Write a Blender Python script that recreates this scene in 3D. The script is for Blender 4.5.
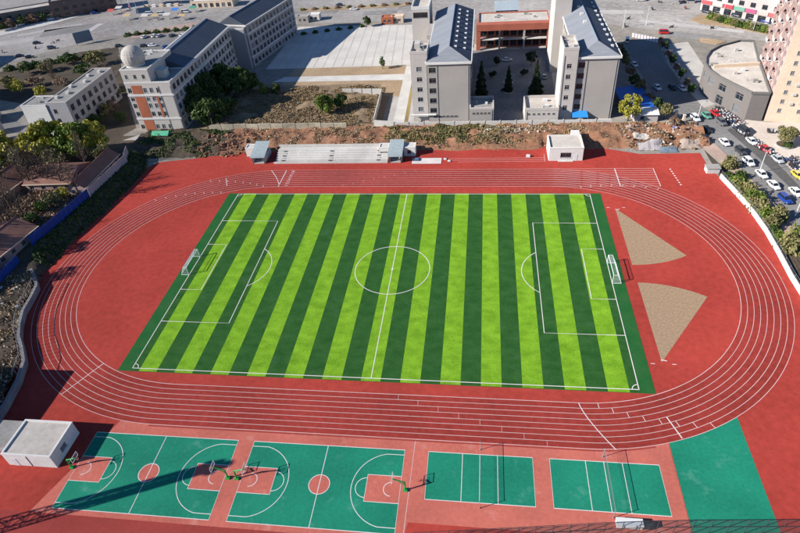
import bpy, bmesh, math, random
from mathutils import Vector, Matrix, noise
R = math.radians
random.seed(7)
for o in list(bpy.data.objects): bpy.data.objects.remove(o)
S = bpy.context.scene
COL = S.collection

# ---------------------------------------------------------------- camera, sky, sun, exposure
cam_d = bpy.data.cameras.new('camera')
cam = bpy.data.objects.new('camera', cam_d); COL.objects.link(cam)
cam_d.sensor_width = 36.0; cam_d.lens = 26.3652; cam_d.clip_start = 1.0; cam_d.clip_end = 3000.0
cam.matrix_world = Matrix.Translation((20.933, -109.274, 90.111)) @ Matrix([[0.990933, -0.016729, 0.133309], [0.113931, 0.630519, -0.767767], [-0.07121, 0.775994, 0.626708]]).to_4x4()
S.camera = cam
SUN_EL = 29.0
sd = Vector((-0.925, -0.38, 0)).normalized()
sun_to = Vector((sd.x*math.cos(R(SUN_EL)), sd.y*math.cos(R(SUN_EL)), math.sin(R(SUN_EL))))
w = bpy.data.worlds.new('World'); S.world = w; w.use_nodes = True
nt = w.node_tree
sky = nt.nodes.new('ShaderNodeTexSky'); sky.sky_type = 'NISHITA'; sky.sun_disc = False
sky.sun_elevation = R(SUN_EL); sky.sun_rotation = math.atan2(sd.x, sd.y)
sky.air_density = 1.0; sky.dust_density = 0.1; sky.ozone_density = 9.0
bg = nt.nodes['Background']; nt.links.new(sky.outputs[0], bg.inputs[0]); bg.inputs[1].default_value = 0.08
sl = bpy.data.lights.new('sun', 'SUN'); sl.energy = 5.0; sl.angle = R(0.5); sl.color = (1.0, 0.96, 0.91)
so = bpy.data.objects.new('sun', sl); COL.objects.link(so); so.location = (-120, -60, 150)
so.rotation_euler = (-sun_to).to_track_quat('-Z', 'Y').to_euler()
S.view_settings.view_transform = 'Standard'; S.view_settings.look = 'None'
S.view_settings.exposure = 0.72; S.view_settings.gamma = 1.0; S.view_settings.use_curve_mapping = False
S.render.engine = 'CYCLES'

# ---------------------------------------------------------------- materials
MATS = {}
def mat(name, col, rough=0.85, var=0.18, scale=1.0, big=0.08, bump=0.0, spec=0.25, metal=0.0, col2=None, stain=0.0, stain_col=None, stretch=None, drough=0.4):
    if name in MATS: return MATS[name]
    m = bpy.data.materials.new(name); m.use_nodes = True
    t = m.node_tree; n = t.nodes; b = n['Principled BSDF']
    b.inputs['Roughness'].default_value = rough; b.inputs['Metallic'].default_value = metal
    b.inputs['Specular IOR Level'].default_value = spec
    if 'Diffuse Roughness' in b.inputs: b.inputs['Diffuse Roughness'].default_value = drough
    tc = n.new('ShaderNodeTexCoord'); src = tc.outputs['Object']
    if stretch:
        mp = n.new('ShaderNodeMapping'); mp.inputs['Scale'].default_value = stretch
        t.links.new(src, mp.inputs[0]); src = mp.outputs[0]
    c = col; c2 = col2 or tuple(v*(1-var*1.6) for v in col)
    if var > 0 or col2:
        n1 = n.new('ShaderNodeTexNoise'); n1.inputs['Scale'].default_value = scale*3; n1.inputs['Detail'].default_value = 5; n1.inputs['Roughness'].default_value = 0.65
        n2 = n.new('ShaderNodeTexNoise'); n2.inputs['Scale'].default_value = big; n2.inputs['Detail'].default_value = 4
        t.links.new(src, n1.inputs['Vector']); t.links.new(src if stretch else tc.outputs['Object'], n2.inputs['Vector'])
        ad = n.new('ShaderNodeMath'); ad.operation = 'ADD'; t.links.new(n1.outputs[0], ad.inputs[0]); t.links.new(n2.outputs[0], ad.inputs[1])
        mr = n.new('ShaderNodeMapRange'); mr.inputs['From Min'].default_value = 0.72; mr.inputs['From Max'].default_value = 1.28
        t.links.new(ad.outputs[0], mr.inputs[0])
        mx = n.new('ShaderNodeMix'); mx.data_type = 'RGBA'
        mx.inputs['A'].default_value = (*[min(1, v*(1+var*0.6)) for v in c], 1); mx.inputs['B'].default_value = (*c2, 1)
        t.links.new(mr.outputs[0], mx.inputs['Factor']); out = mx.outputs['Result']
        if stain > 0:
            n3 = n.new('ShaderNodeTexNoise'); n3.inputs['Scale'].default_value = 0.22; n3.inputs['Detail'].default_value = 7; n3.inputs['Roughness'].default_value = 0.7
            t.links.new(tc.outputs['Object'], n3.inputs['Vector'])
            m3 = n.new('ShaderNodeMapRange'); m3.inputs['From Min'].default_value = 0.58; m3.inputs['From Max'].default_value = 0.72; m3.inputs['To Max'].default_value = stain
            t.links.new(n3.outputs[0], m3.inputs[0])
            mx2 = n.new('ShaderNodeMix'); mx2.data_type = 'RGBA'; t.links.new(out, mx2.inputs['A']); mx2.inputs['B'].default_value = (*(stain_col or (0.5, 0.4, 0.35)), 1)
            t.links.new(m3.outputs[0], mx2.inputs['Factor']); out = mx2.outputs['Result']
        t.links.new(out, b.inputs['Base Color'])
        if bump > 0:
            bp = n.new('ShaderNodeBump'); bp.inputs['Strength'].default_value = bump; bp.inputs['Distance'].default_value = 0.3
            t.links.new(n1.outputs[0], bp.inputs['Height']); t.links.new(bp.outputs[0], b.inputs['Normal'])
    else: b.inputs['Base Color'].default_value = (*c, 1)
    MATS[name] = m; return m
def leafmat(name, a, b_, trans=0.25):
    m = bpy.data.materials.new(name); m.use_nodes = True; t = m.node_tree; n = t.nodes; b = n['Principled BSDF']
    b.inputs['Roughness'].default_value = 0.6; b.inputs['Specular IOR Level'].default_value = 0.25
    g = n.new('ShaderNodeNewGeometry'); tc = n.new('ShaderNodeTexCoord')
    nz = n.new('ShaderNodeTexNoise'); nz.inputs['Scale'].default_value = 0.5; t.links.new(tc.outputs['Object'], nz.inputs['Vector'])
    ad = n.new('ShaderNodeMath'); ad.operation = 'ADD'; t.links.new(g.outputs['Random Per Island'], ad.inputs[0]); t.links.new(nz.outputs[0], ad.inputs[1])
    mr = n.new('ShaderNodeMapRange'); mr.inputs['From Min'].default_value = 0.3; mr.inputs['From Max'].default_value = 1.3; t.links.new(ad.outputs[0], mr.inputs[0])
    mx = n.new('ShaderNodeMix'); mx.data_type = 'RGBA'; mx.inputs['A'].default_value = (*a, 1); mx.inputs['B'].default_value = (*b_, 1)
    t.links.new(mr.outputs[0], mx.inputs['Factor']); t.links.new(mx.outputs['Result'], b.inputs['Base Color'])
    MATS[name] = m; return m

RED = mat('red_rubber', (0.38, 0.051, 0.037), 0.9, 0.18, 0.25, 0.05, stain=0.22, stain_col=(0.42, 0.10, 0.07), drough=0.3, spec=0.08)
LANE = mat('lane_rubber', (0.305, 0.042, 0.032), 0.9, 0.22, 0.3, 0.05, stain=0.2, stain_col=(0.36, 0.075, 0.055), drough=0.3, spec=0.08)
SALMON = mat('salmon_acrylic', (0.50, 0.138, 0.10), 0.85, 0.14, 0.5, 0.12, stain=0.5, stain_col=(0.60, 0.34, 0.28), drough=0.3, spec=0.08)
DKRED = mat('dark_red_rubber', (0.31, 0.052, 0.042), 0.9, 0.12, 0.5, 0.1, drough=0.3, spec=0.08)
COURT = mat('court_green', (0.016, 0.215, 0.128), 0.8, 0.16, 0.6, 0.12, stain=0.38, stain_col=(0.16, 0.36, 0.27), drough=0.3, spec=0.08)
LGRASS = mat('turf_light', (0.195, 0.365, 0.022), 0.9, 0.25, 0.95, 0.4, col2=(0.105, 0.23, 0.010), stretch=(0.8, 1.2, 1), stain=0.4, stain_col=(0.13, 0.27, 0.03), drough=0.3, spec=0.08)
DGRASS = mat('turf_dark', (0.012, 0.058, 0.010), 0.9, 0.3, 0.95, 0.4, col2=(0.036, 0.108, 0.026), stretch=(0.8, 1.2, 1), stain=0.5, stain_col=(0.055, 0.12, 0.06), drough=0.3, spec=0.08)
MGRASS = mat('turf_margin', (0.008, 0.082, 0.018), 0.9, 0.3, 0.9, 0.3, col2=(0.034, 0.11, 0.032), drough=0.3, spec=0.08)
SAND = mat('cinder_sand', (0.33, 0.225, 0.14), 0.95, 0.25, 0.7, 2.2, col2=(0.25, 0.17, 0.104), bump=0.08, drough=0.3, spec=0.08)
LINE = mat('line_paint', (0.66, 0.60, 0.57), 0.8, 0.08, 0.6)
LINEP = mat('track_line_paint', (0.60, 0.43, 0.40), 0.8, 0.12, 0.4)
CONC = mat('concrete', (0.44, 0.41, 0.37), 0.9, 0.16, 0.6, 0.15, bump=0.1)
CONCL = mat('pale_concrete', (0.56, 0.53, 0.48), 0.9, 0.14, 0.6, 0.15)
PLAZA = mat('plaza_slab', (0.56, 0.52, 0.46), 0.9, 0.12, 0.4, 0.1)
JOINT = mat('plaza_joint', (0.47, 0.44, 0.39), 0.9, 0.1)
AVENUE = mat('avenue_concrete', (0.34, 0.31, 0.28), 0.92, 0.28, 0.15, 0.03, stain=0.45, stain_col=(0.24, 0.22, 0.2))
ASPH = mat('asphalt', (0.21, 0.20, 0.19), 0.92, 0.22, 0.3, 0.06, stain=0.2, stain_col=(0.2, 0.19, 0.18))
ASPHD = mat('new_asphalt', (0.10, 0.095, 0.09), 0.9, 0.2, 0.3, 0.06)
PAVE = mat('pavement_brick', (0.42, 0.30, 0.24), 0.9, 0.2, 0.6, 0.1, stain=0.3, stain_col=(0.5, 0.44, 0.38))
SOIL = mat('dry_soil', (0.26, 0.18, 0.11), 0.95, 0.3, 0.35, 0.06, col2=(0.16, 0.115, 0.07), bump=0.5, stain=0.35, stain_col=(0.37, 0.29, 0.19))
REDSOIL = mat('red_soil', (0.32, 0.15, 0.08), 0.95, 0.35, 0.35, 0.16, col2=(0.13, 0.075, 0.045), bump=1.0, stain=0.45, stain_col=(0.40, 0.34, 0.25))
DARKSOIL = mat('dark_and_shade_soil', (0.10, 0.072, 0.048), 0.95, 0.3, 0.5, 0.1, col2=(0.04, 0.034, 0.024), bump=0.6)  # dark soil, also used as painted shade on the left banks and verges
TANSOIL = mat('tan_soil', (0.36, 0.26, 0.16), 0.95, 0.25, 0.35, 0.08, col2=(0.25, 0.17, 0.10), bump=0.4)
GROUND = mat('town_ground', (0.28, 0.25, 0.21), 0.95, 0.25, 0.12, 0.03)
GREYW = mat('grey_tile_wall', (0.37, 0.335, 0.30), 0.85, 0.10, 0.8, 0.1)
GREYL = mat('pale_grey_wall', (0.50, 0.455, 0.41), 0.85, 0.10, 0.8, 0.1)
WHITEW = mat('white_render', (0.66, 0.63, 0.58), 0.85, 0.10, 0.5, 0.12)
CREAM = mat('cream_render', (0.66, 0.52, 0.38), 0.85, 0.10, 0.3, 0.08)
PINKW = mat('pink_tile', (0.38, 0.25, 0.22), 0.85, 0.18, 0.6, 0.1)
BRICK = mat('brick_panel', (0.42, 0.13, 0.065), 0.85, 0.18, 1.2, 0.2)
BRICKD = mat('red_tile', (0.40, 0.12, 0.075), 0.85, 0.15, 1.2, 0.2)
LILAC = mat('lilac_grey_wall', (0.36, 0.34, 0.34), 0.85, 0.12, 0.6, 0.1)
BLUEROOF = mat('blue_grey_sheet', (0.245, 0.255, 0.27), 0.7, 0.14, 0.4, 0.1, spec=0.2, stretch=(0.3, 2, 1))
SHADEROOF = mat('shaded_blue_grey_sheet', (0.045, 0.055, 0.085), 0.7, 0.14, 0.4, 0.1, spec=0.2)  # darker copy of the blue-grey sheet, paints shade on the east slopes
SLATE = mat('slate_sheet', (0.075, 0.09, 0.115), 0.7, 0.14, 0.4, 0.1, spec=0.2)
BROWNROOF = mat('brown_sheet', (0.27, 0.125, 0.09), 0.75, 0.22, 0.8, 0.2, stain=0.3, stain_col=(0.30, 0.20, 0.16))
ROOFC = mat('roof_screed', (0.50, 0.45, 0.39), 0.95, 0.16, 0.3, 0.15, stain=0.3, stain_col=(0.36, 0.31, 0.27))
ROOFG = mat('grey_roof_felt', (0.30, 0.285, 0.26), 0.95, 0.2, 0.5, 0.15, stain=0.35, stain_col=(0.42, 0.39, 0.35))
CANBLUE = mat('canopy_blue', (0.03, 0.20, 0.70), 0.5, 0.08, 0.5)
HOARDB = mat('hoarding_blue', (0.008, 0.05, 0.26), 0.6, 0.12, 0.6)
BLUESH = mat('bright_blue_sheet', (0.012, 0.10, 0.42), 0.55, 0.12, 0.6, 0.2, spec=0.4)
LTBLUE = mat('pale_blue_sheet', (0.30, 0.42, 0.48), 0.6, 0.12, 0.6, 0.2)
GREENT = mat('green_tarp', (0.10, 0.42, 0.24), 0.6, 0.15, 0.8, 0.3)
WFRAME = mat('grey_window_frame', (0.26, 0.26, 0.26), 0.5, 0.0)
FRAME = mat('white_frame', (0.6, 0.6, 0.58), 0.5, 0.0)
DFRAME = mat('dark_frame', (0.10, 0.10, 0.105), 0.5, 0.0)
GLASS = mat('window_glass', (0.018, 0.022, 0.028), 0.12, 0.0, spec=0.6)
CURT = mat('curtained_glass', (0.16, 0.17, 0.18), 0.35, 0.0, spec=0.5)
STEELW = mat('white_steel', (0.72, 0.72, 0.70), 0.45, 0.0)
STEELG = mat('galvanised_steel', (0.33, 0.34, 0.35), 0.5, 0.1, metal=0.4)
DARKM = mat('dark_metal', (0.04, 0.042, 0.045), 0.5, 0.0)
GREENP = mat('green_paint', (0.02, 0.30, 0.06), 0.5, 0.0)
ORANGEP = mat('orange_paint', (0.65, 0.16, 0.03), 0.5, 0.0)
BARK = mat('bark', (0.13, 0.095, 0.07), 0.95, 0.3, 2.0)
TYRE = mat('tyre', (0.02, 0.02, 0.02), 0.9, 0.0)
RIM = mat('rim', (0.45, 0.45, 0.46), 0.35, 0.0, metal=0.7)
LAMPW = mat('lamp_lens', (0.75, 0.75, 0.72), 0.2, 0.0); LAMPR = mat('tail_lens', (0.4, 0.01, 0.01), 0.3, 0.0)
LF = {}
LF['ever'] = leafmat('leaf_evergreen', (0.016, 0.040, 0.010), (0.075, 0.115, 0.024))
LF['yel'] = leafmat('leaf_yellow_green', (0.13, 0.15, 0.018), (0.42, 0.37, 0.05))
LF['mid'] = leafmat('leaf_mid_green', (0.05, 0.09, 0.015), (0.19, 0.24, 0.04))
LF['con'] = leafmat('leaf_conifer', (0.010, 0.022, 0.012), (0.030, 0.050, 0.022))
LF['olive'] = leafmat('leaf_olive', (0.07, 0.075, 0.03), (0.25, 0.22, 0.085))
LF['brown'] = leafmat('leaf_dry', (0.11, 0.07, 0.045), (0.30, 0.20, 0.13))
LF['dry'] = leafmat('dry_weed', (0.08, 0.055, 0.03), (0.42, 0.31, 0.18))

# ---------------------------------------------------------------- mesh helpers
def wloc(o):
    v = Vector((0, 0, 0))
    while o is not None: v += o.location; o = o.parent
    return v
class MB:
    def __init__(s): s.v = []; s.f = []; s.m = []
    def q(s, *pts, mi=0):
        k = len(s.v); s.v += [tuple(p) for p in pts]; s.f.append(tuple(range(k, k+len(pts)))); s.m.append(mi); return s
    def box(s, x0, x1, y0, y1, z0, z1, mi=0):
        k = len(s.v)
        s.v += [(x0,y0,z0),(x1,y0,z0),(x1,y1,z0),(x0,y1,z0),(x0,y0,z1),(x1,y0,z1),(x1,y1,z1),(x0,y1,z1)]
        for f in ((0,3,2,1),(4,5,6,7),(0,1,5,4),(1,2,6,5),(2,3,7,6),(3,0,4,7)): s.f.append(tuple(k+i for i in f)); s.m.append(mi)
        return s
    def obox(s, a, b, w, z0, z1, mi=0):      # wall-like box along a->b (xy), width w
        a = Vector(a[:2]); b = Vector(b[:2]); d = (b-a).normalized(); n = Vector((-d.y, d.x))*w/2
        p = [a-n, b-n, b+n, a+n]; return s.prism([(t.x, t.y) for t in p], z0, z1, mi)
    def prism(s, pts, z0, z1, mi=0, top=None):
        A = sum(pts[i-1][0]*pts[i][1]-pts[i][0]*pts[i-1][1] for i in range(len(pts)))
        if A < 0: pts = pts[::-1]
        k = len(s.v); n = len(pts)
        s.v += [(x, y, z0) for x, y in pts] + [(x, y, z1) for x, y in pts]
        s.f.append(tuple(k+i for i in reversed(range(n)))); s.m.append(mi)
        s.f.append(tuple(k+n+i for i in range(n))); s.m.append(mi if top is None else top)
        for i in range(n):
            j = (i+1) % n; s.f.append((k+i, k+j, k+n+j, k+n+i)); s.m.append(mi)
        return s
    def poly(s, pts, z, mi=0):
        A = sum(pts[i-1][0]*pts[i][1]-pts[i][0]*pts[i-1][1] for i in range(len(pts)))
        if A < 0: pts = pts[::-1]
        return s.q(*[(x, y, z) for x, y in pts], mi=mi)
    def tube(s, a, b, r, r2=None, n=6, mi=0):
        a = Vector(a); b = Vector(b); d = (b-a)
        if d.length < 1e-5: return s
        d.normalize(); u = d.orthogonal().normalized(); v = d.cross(u); r2 = r if r2 is None else r2
        k = len(s.v)
        for P, rr in ((a, r), (b, r2)):
            for i in range(n):
                t = 2*math.pi*i/n; s.v.append(tuple(P + (u*math.cos(t)+v*math.sin(t))*rr))
        for i in range(n):
            j = (i+1) % n; s.f.append((k+i, k+j, k+n+j, k+n+i)); s.m.append(mi)
        s.f.append(tuple(k+i for i in reversed(range(n)))); s.m.append(mi); s.f.append(tuple(k+n+i for i in range(n))); s.m.append(mi)
        return s
    def ribbon(s, pts, wd, z, closed=False, mi=0):
        n = len(pts); L = []; Rr = []
        for i in range(n):
            if closed: a = pts[i-1]; b = pts[(i+1) % n]
            else: a = pts[max(i-1, 0)]; b = pts[min(i+1, n-1)]
            d = Vector((b[0]-a[0], b[1]-a[1])).normalized(); nn = Vector((-d.y, d.x))*wd/2
            L.append((pts[i][0]+nn.x, pts[i][1]+nn.y, z)); Rr.append((pts[i][0]-nn.x, pts[i][1]-nn.y, z))
        for i in range(n if closed else n-1):
            j = (i+1) % n; s.q(Rr[i], Rr[j], L[j], L[i], mi=mi)
        return s
    def mesh(s, name, mats):
        me = bpy.data.meshes.new(name); me.from_pydata(s.v, [], s.f)
        for m in (mats if isinstance(mats, (list, tuple)) else [mats]): me.materials.append(m)
        me.polygons.foreach_set('material_index', s.m); me.update(); return me
    def build(s, name, mats, parent=None, local=False, smooth=False):
        if parent is not None and not local:
            o_ = wloc(parent); s.v = [(x-o_.x, y-o_.y, z-o_.z) for x, y, z in s.v]
        me = s.mesh(name, mats)
        if smooth: me.polygons.foreach_set('use_smooth', [True]*len(me.polygons))
        o = bpy.data.objects.new(name, me); COL.objects.link(o); o.parent = parent; return o
def tag(o, label=None, cat=None, group=None, kind=None):
    if label: o['label'] = label
    if cat: o['category'] = cat
    if group: o['group'] = group
    if kind: o['kind'] = kind
    return o
def thing(name, label, cat, loc=(0, 0, 0), rz=0, group=None):
    o = bpy.data.objects.new(name, None); COL.objects.link(o); o.location = loc; o.rotation_euler = (0, 0, rz); o.empty_display_size = 0.5
    return tag(o, label, cat, group)
def put(name, me, parent, loc, rz=0, sc=None):
    o = bpy.data.objects.new(name, me); COL.objects.link(o); o.parent = parent
    o.location = Vector(loc) - (wloc(parent) if parent else Vector()); o.rotation_euler = (0, 0, rz)
    if sc: o.scale = sc
    return o
def struct(name, mb, m, label, parent=None):
    o = mb.build(name, m, parent)
    if parent is None: tag(o, label, None, None, 'structure')
    return o
def copy_tree(o, parent=None):
    c = o.copy(); COL.objects.link(c); c.parent = parent
    for ch in o.children: copy_tree(ch, c)
    return c
ORD = 'first second third fourth fifth sixth seventh eighth ninth tenth eleventh twelfth thirteenth fourteenth fifteenth sixteenth seventeenth eighteenth nineteenth twentieth'.split()
def arc(cx, cy, r, a0, a1, n=24):
    return [(cx+r*math.cos(R(a0+(a1-a0)*i/n)), cy+r*math.sin(R(a0+(a1-a0)*i/n))) for i in range(n+1)]

# ---------------------------------------------------------------- ground sheets
m_ = MB().poly([(-1500, -900), (1500, -900), (1500, 1800), (-1500, 1800)], -0.02)
struct('ground', m_, GROUND, 'dusty grey-brown ground spreading under the whole town')
red = [(-75, -72), (-73, -46), (-80, -36), (-88.5, -24), (-91, -12), (-95, 8), (-95, 30), (-92, 45), (-86, 54), (-74, 56.5), (-60, 62.5), (-1, 63), (41, 63), (60, 60.5),
       (68.83, 57.04), (86.09, 57.34), (86.15, 51.28), (87.55, 42.76), (88.94, 34.38), (90.07, 26.19), (90.53, 16.93), (90.25, 7.73), (89.78, -0.62), (89.6, -8), (89, -25), (84, -45), (80, -62), (68, -60.3), (39.4, -63), (14, -66.6), (0, -72)]
struct('athletic_ground', MB().poly(red, 0.0), RED, 'brick red rubber surface around the football pitch and track')
# running track band
DX, DY, R0, SH, LW = -0.1, 0.27, 38.25, 39.9, 1.222
def oval(r, n=64):
    p = []
    for i in range(n+1):
        t = R(-90+180*i/n); p.append((SH+r*math.cos(t)+DX, r*math.sin(t)+DY))
    for i in range(n+1):
        t = R(90+180*i/n); p.append((-SH+r*math.cos(t)+DX, r*math.sin(t)+DY))
    return p
a_, b_ = oval(R0), oval(R0+8*LW)
m_ = MB()
for i in range(len(a_)):
    j = (i+1) % len(a_); m_.q((*a_[i], 0.004), (*b_[i], 0.004), (*b_[j], 0.004), (*a_[j], 0.004))
track = struct('running_track', m_, LANE, 'dark red eight-lane running track around the pitch')
for k in range(9):
    MB().ribbon(oval(R0+k*LW), 0.098 if k else 0.125, 0.009, True).build('lane_line', LINEP, track)
for k in range(9):           # straight extended for the sprint start
    y = R0+k*LW+DY; MB().ribbon([(SH, y), (70.8, y)], 0.11, 0.013).build('lane_line', LINEP, track)
def tp(lane, s, side):       # point on lane boundary; s = metres along from the straight's end, side chooses bend
    return None
def ray(cx, ang, r0, r1, wd=0.12, nm='lane_mark'):
    cy = DY; c = math.cos(R(ang)); s_ = math.sin(R(ang))
    MB().ribbon([(cx+r0*c, cy+r0*s_), (cx+r1*c, cy+r1*s_)], wd, 0.0135).build(nm, LINE, track)
RO = R0+8*LW
for x in (60.0, 70.8): MB().ribbon([(x, R0+DY-0.05), (x, RO+DY+0.05)], 0.22 if x < 65 else 0.15, 0.017).build('start_line', LINE, track)
MB().ribbon([(-SH, R0+DY), (-SH, RO+DY)], 0.2, 0.0135).build('finish_line', LINE, track)
for base, s1 in (((SH-0.2, -R0+DY), 1), ((-SH+0.2, R0+DY), -1)):     # curved break lines
    pts = [(base[0]+s1*5.2*(t**1.35), base[1]-s1*(RO-R0)*t) for t in [i/12 for i in range(13)]]
    MB().ribbon(pts, 0.16, 0.0135).build('break_line', LINE, track)
ray(SH+DX, -69.8, R0+4.0*LW, RO-0.2, 0.2, 'start_line')
ray(-SH+DX, -118.5, R0, RO, 0.14, 'start_line')
ray(-SH+DX, 113, R0+3*LW, RO-1, 0.16, 'start_line')
for cx, a0, st, tick in ((SH+DX, -85, 3.3, 1), (SH+DX, 76, -3.6, 1), (-SH+DX, 97, 3.1, 1), (-SH+DX, 116, 3.4, 1)):
    for k in range(8):
        ang = a0 + st*k*tick; ray(cx, ang, R0+k*LW, R0+(k+1)*LW, 0.10)
for k in range(8):           # relay marks along both straights
    for x in (6+k*3.9,):
        MB().ribbon([(x, -R0-k*LW+DY), (x+0.02, -R0-(k+1)*LW+DY)], 0.06, 0.0135).build('lane_mark', LINEP, track)
    for x in (-20+k*3.0,):
        MB().ribbon([(x, R0+k*LW+DY), (x+0.02, R0+(k+1)*LW+DY)], 0.06, 0.0135).build('lane_mark', LINEP, track)
def digit(txt, x, y, size, rz, parent):
    cu = bpy.data.curves.new('lane_number', 'FONT'); cu.body = txt; cu.size = size; cu.align_x = 'CENTER'; cu.align_y = 'CENTER'
    t = bpy.data.objects.new('t', cu); COL.objects.link(t); bpy.context.view_layer.update()
    me = bpy.data.meshes.new_from_object(t.evaluated_get(bpy.context.evaluated_depsgraph_get())); bpy.data.objects.remove(t)
    me.materials.clear(); me.materials.append(LINE)
    o = bpy.data.objects.new('lane_number', me); COL.objects.link(o); o.parent = parent; o.location = (x, y, 0.0175); o.rotation_euler = (0, 0, rz)
    return o
for k in range(8):
    digit(str(k+1), -37.6+0.0*k, R0+(k+0.5)*LW+DY, 1.35, R(-90), track)
    MB().ribbon([(75.3+0.12*(8-k), R0+(k+0.35)*LW+DY), (75.3+0.12*(8-k), R0+(k+0.75)*LW+DY)], 0.42, 0.0175).build('lane_mark', LINE, track)
# dark drain along the near straight
struct('drain_channel', MB().ribbon([(-41, -RO-0.32+DY), (41, -RO-0.32+DY)]+[(SH+DX+(RO+0.32)*math.cos(R(a)), DY+(RO+0.32)*math.sin(R(a))) for a in range(-88, -73, 3)], 0.3, 0.014), DKRED, 'dark slotted drain along the outer edge of the near straight')

# football pitch
pitch = struct('football_pitch', MB().box(-54.1, 54.0, -35.1, 34.65, -0.02, 0.03), MGRASS, 'artificial turf football pitch with dark green margins')
HL, HW = 51.13, 34.27
for k in range(-12, 13):
    x0 = -1.975+3.95*k; x1 = x0+3.95
    MB().box(x0, x1, -35.0+random.uniform(-.02, .02), 34.55, 0.0, 0.036).build('turf_stripe', LGRASS if k % 2 == 0 else DGRASS, pitch)
for x0, x1 in ((-HL-0.2, -1.975-3.95*12), (1.975+3.95*12, HL+0.2)): MB().box(x0, x1, -35.0, 34.55, 0.0, 0.036).build('turf_stripe', DGRASS, pitch)
def pline(pts, closed=False, nm='pitch_line', wd=0.17): return MB().ribbon(pts, wd, 0.041, closed).build(nm, LINE, pitch)
pline([(-HL, -HW), (HL, -HW)]); pline([(-HL, HW), (HL, HW)]); pline([(-HL, -HW), (-HL, HW)]); pline([(HL, -HW), (HL, HW)]); 
MB().ribbon([(0, -HW), (0, HW)], 0.17, 0.045).build('pitch_line', LINE, pitch)
MB().ribbon(arc(0, 0, 9.15, 0, 360, 72)[:-1], 0.17, 0.049, True).build('centre_circle', LINE, pitch)
MB().poly(arc(0, 0, 0.3, 0, 360, 12)[:-1], 0.053).build('centre_spot', LINE, pitch)
for s_ in (-1, 1):
    for d, hw in ((16.35, 20.16), (5.3, 9.12)):
        MB().ribbon([(s_*HL, -hw), (s_*(HL-d), -hw), (s_*(HL-d), hw), (s_*HL, hw)][::s_], 0.17, 0.045).build('box_line', LINE, pitch)
    cx = s_*(HL-11); t = math.degrees(math.acos(5.35/9.15)); c0 = 180 if s_ > 0 else 0
    MB().ribbon(arc(cx, 0, 9.15, c0-t, c0+t, 24), 0.17, 0.049).build('penalty_arc', LINE, pitch)
    for sy in (-1, 1):
        a0 = {(-1,-1): 0, (1,-1): 90, (1,1): 180, (-1,1): 270}[(s_, sy)]
        MB().ribbon(arc(s_*HL, sy*HW, 1.2, a0, a0+90, 10), 0.15, 0.053).build('corner_arc', LINE, pitch)
# throwing sectors
for sy, lab in ((-1, 'tan cinder landing sector nearer the basketball courts'), (1, 'tan cinder landing sector nearer the long jump strip')):
    a0, a1 = (90, 55) if sy < 0 else (-90, -57)
    o = struct('landing_sector', MB().poly([(56.75, sy*27.2)]+arc(56.75, sy*27.2, 24.0, a0, a1, 24), 0.008), SAND, lab)
    MB().ribbon(arc(56.75, sy*27.2+sy*-1.0, 1.6, 90*-sy*-1-25, 90*-sy*-1+25, 8) if False else arc(56.75+0.3, sy*27.9, 1.3, (55 if sy < 0 else -105), (105 if sy < 0 else -55), 8), 0.2, 0.016).build('throw_line', LINE, o)
    MB().ribbon([(54.6, sy*27.6), (55.4, sy*27.6)], 0.14, 0.016).build('throw_line', LINE, o); MB().ribbon([(58.6, sy*27.6), (59.4, sy*27.6)], 0.14, 0.016).build('throw_line', LINE, o)
# courts apron
struct('court_apron', MB().poly([(-47.0, -47.0), (-43, -47.6), (-SH, -RO+DY-0.02)]+[(SH+DX+(RO+0.02)*math.cos(R(a)), DY+(RO+0.02)*math.sin(R(a))) for a in (-90,-86,-82,-78,-75,-73)]+[(53.8, -46.0), (53.6, -63.2), (10.4, -63.2), (9.9, -66.4), (-54.0, -66.3)], 0.003), SALMON, 'worn salmon pink acrylic apron around the ball courts')
struct('court_surround', MB().poly([(-54.3, -66.35), (9.7, -66.45), (9.7, -75), (-80, -75), (-80, -66.35)], 0.004), DKRED, 'dull red strip beyond the courts at the bottom edge')
outer = lambda x: DY-math.sqrt(RO**2-max(0, x-SH-DX)**2)
struct('green_court_strip', MB().poly([(53.9, outer(53.9)-0.05)]+[(x, outer(x)-0.05) for x in (57, 60, 63, 66.8)]+[(66.5, -60.4), (53.7, -61.8)], 0.006), COURT, 'plain green acrylic rectangle beside the two volleyball courts')

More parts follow.
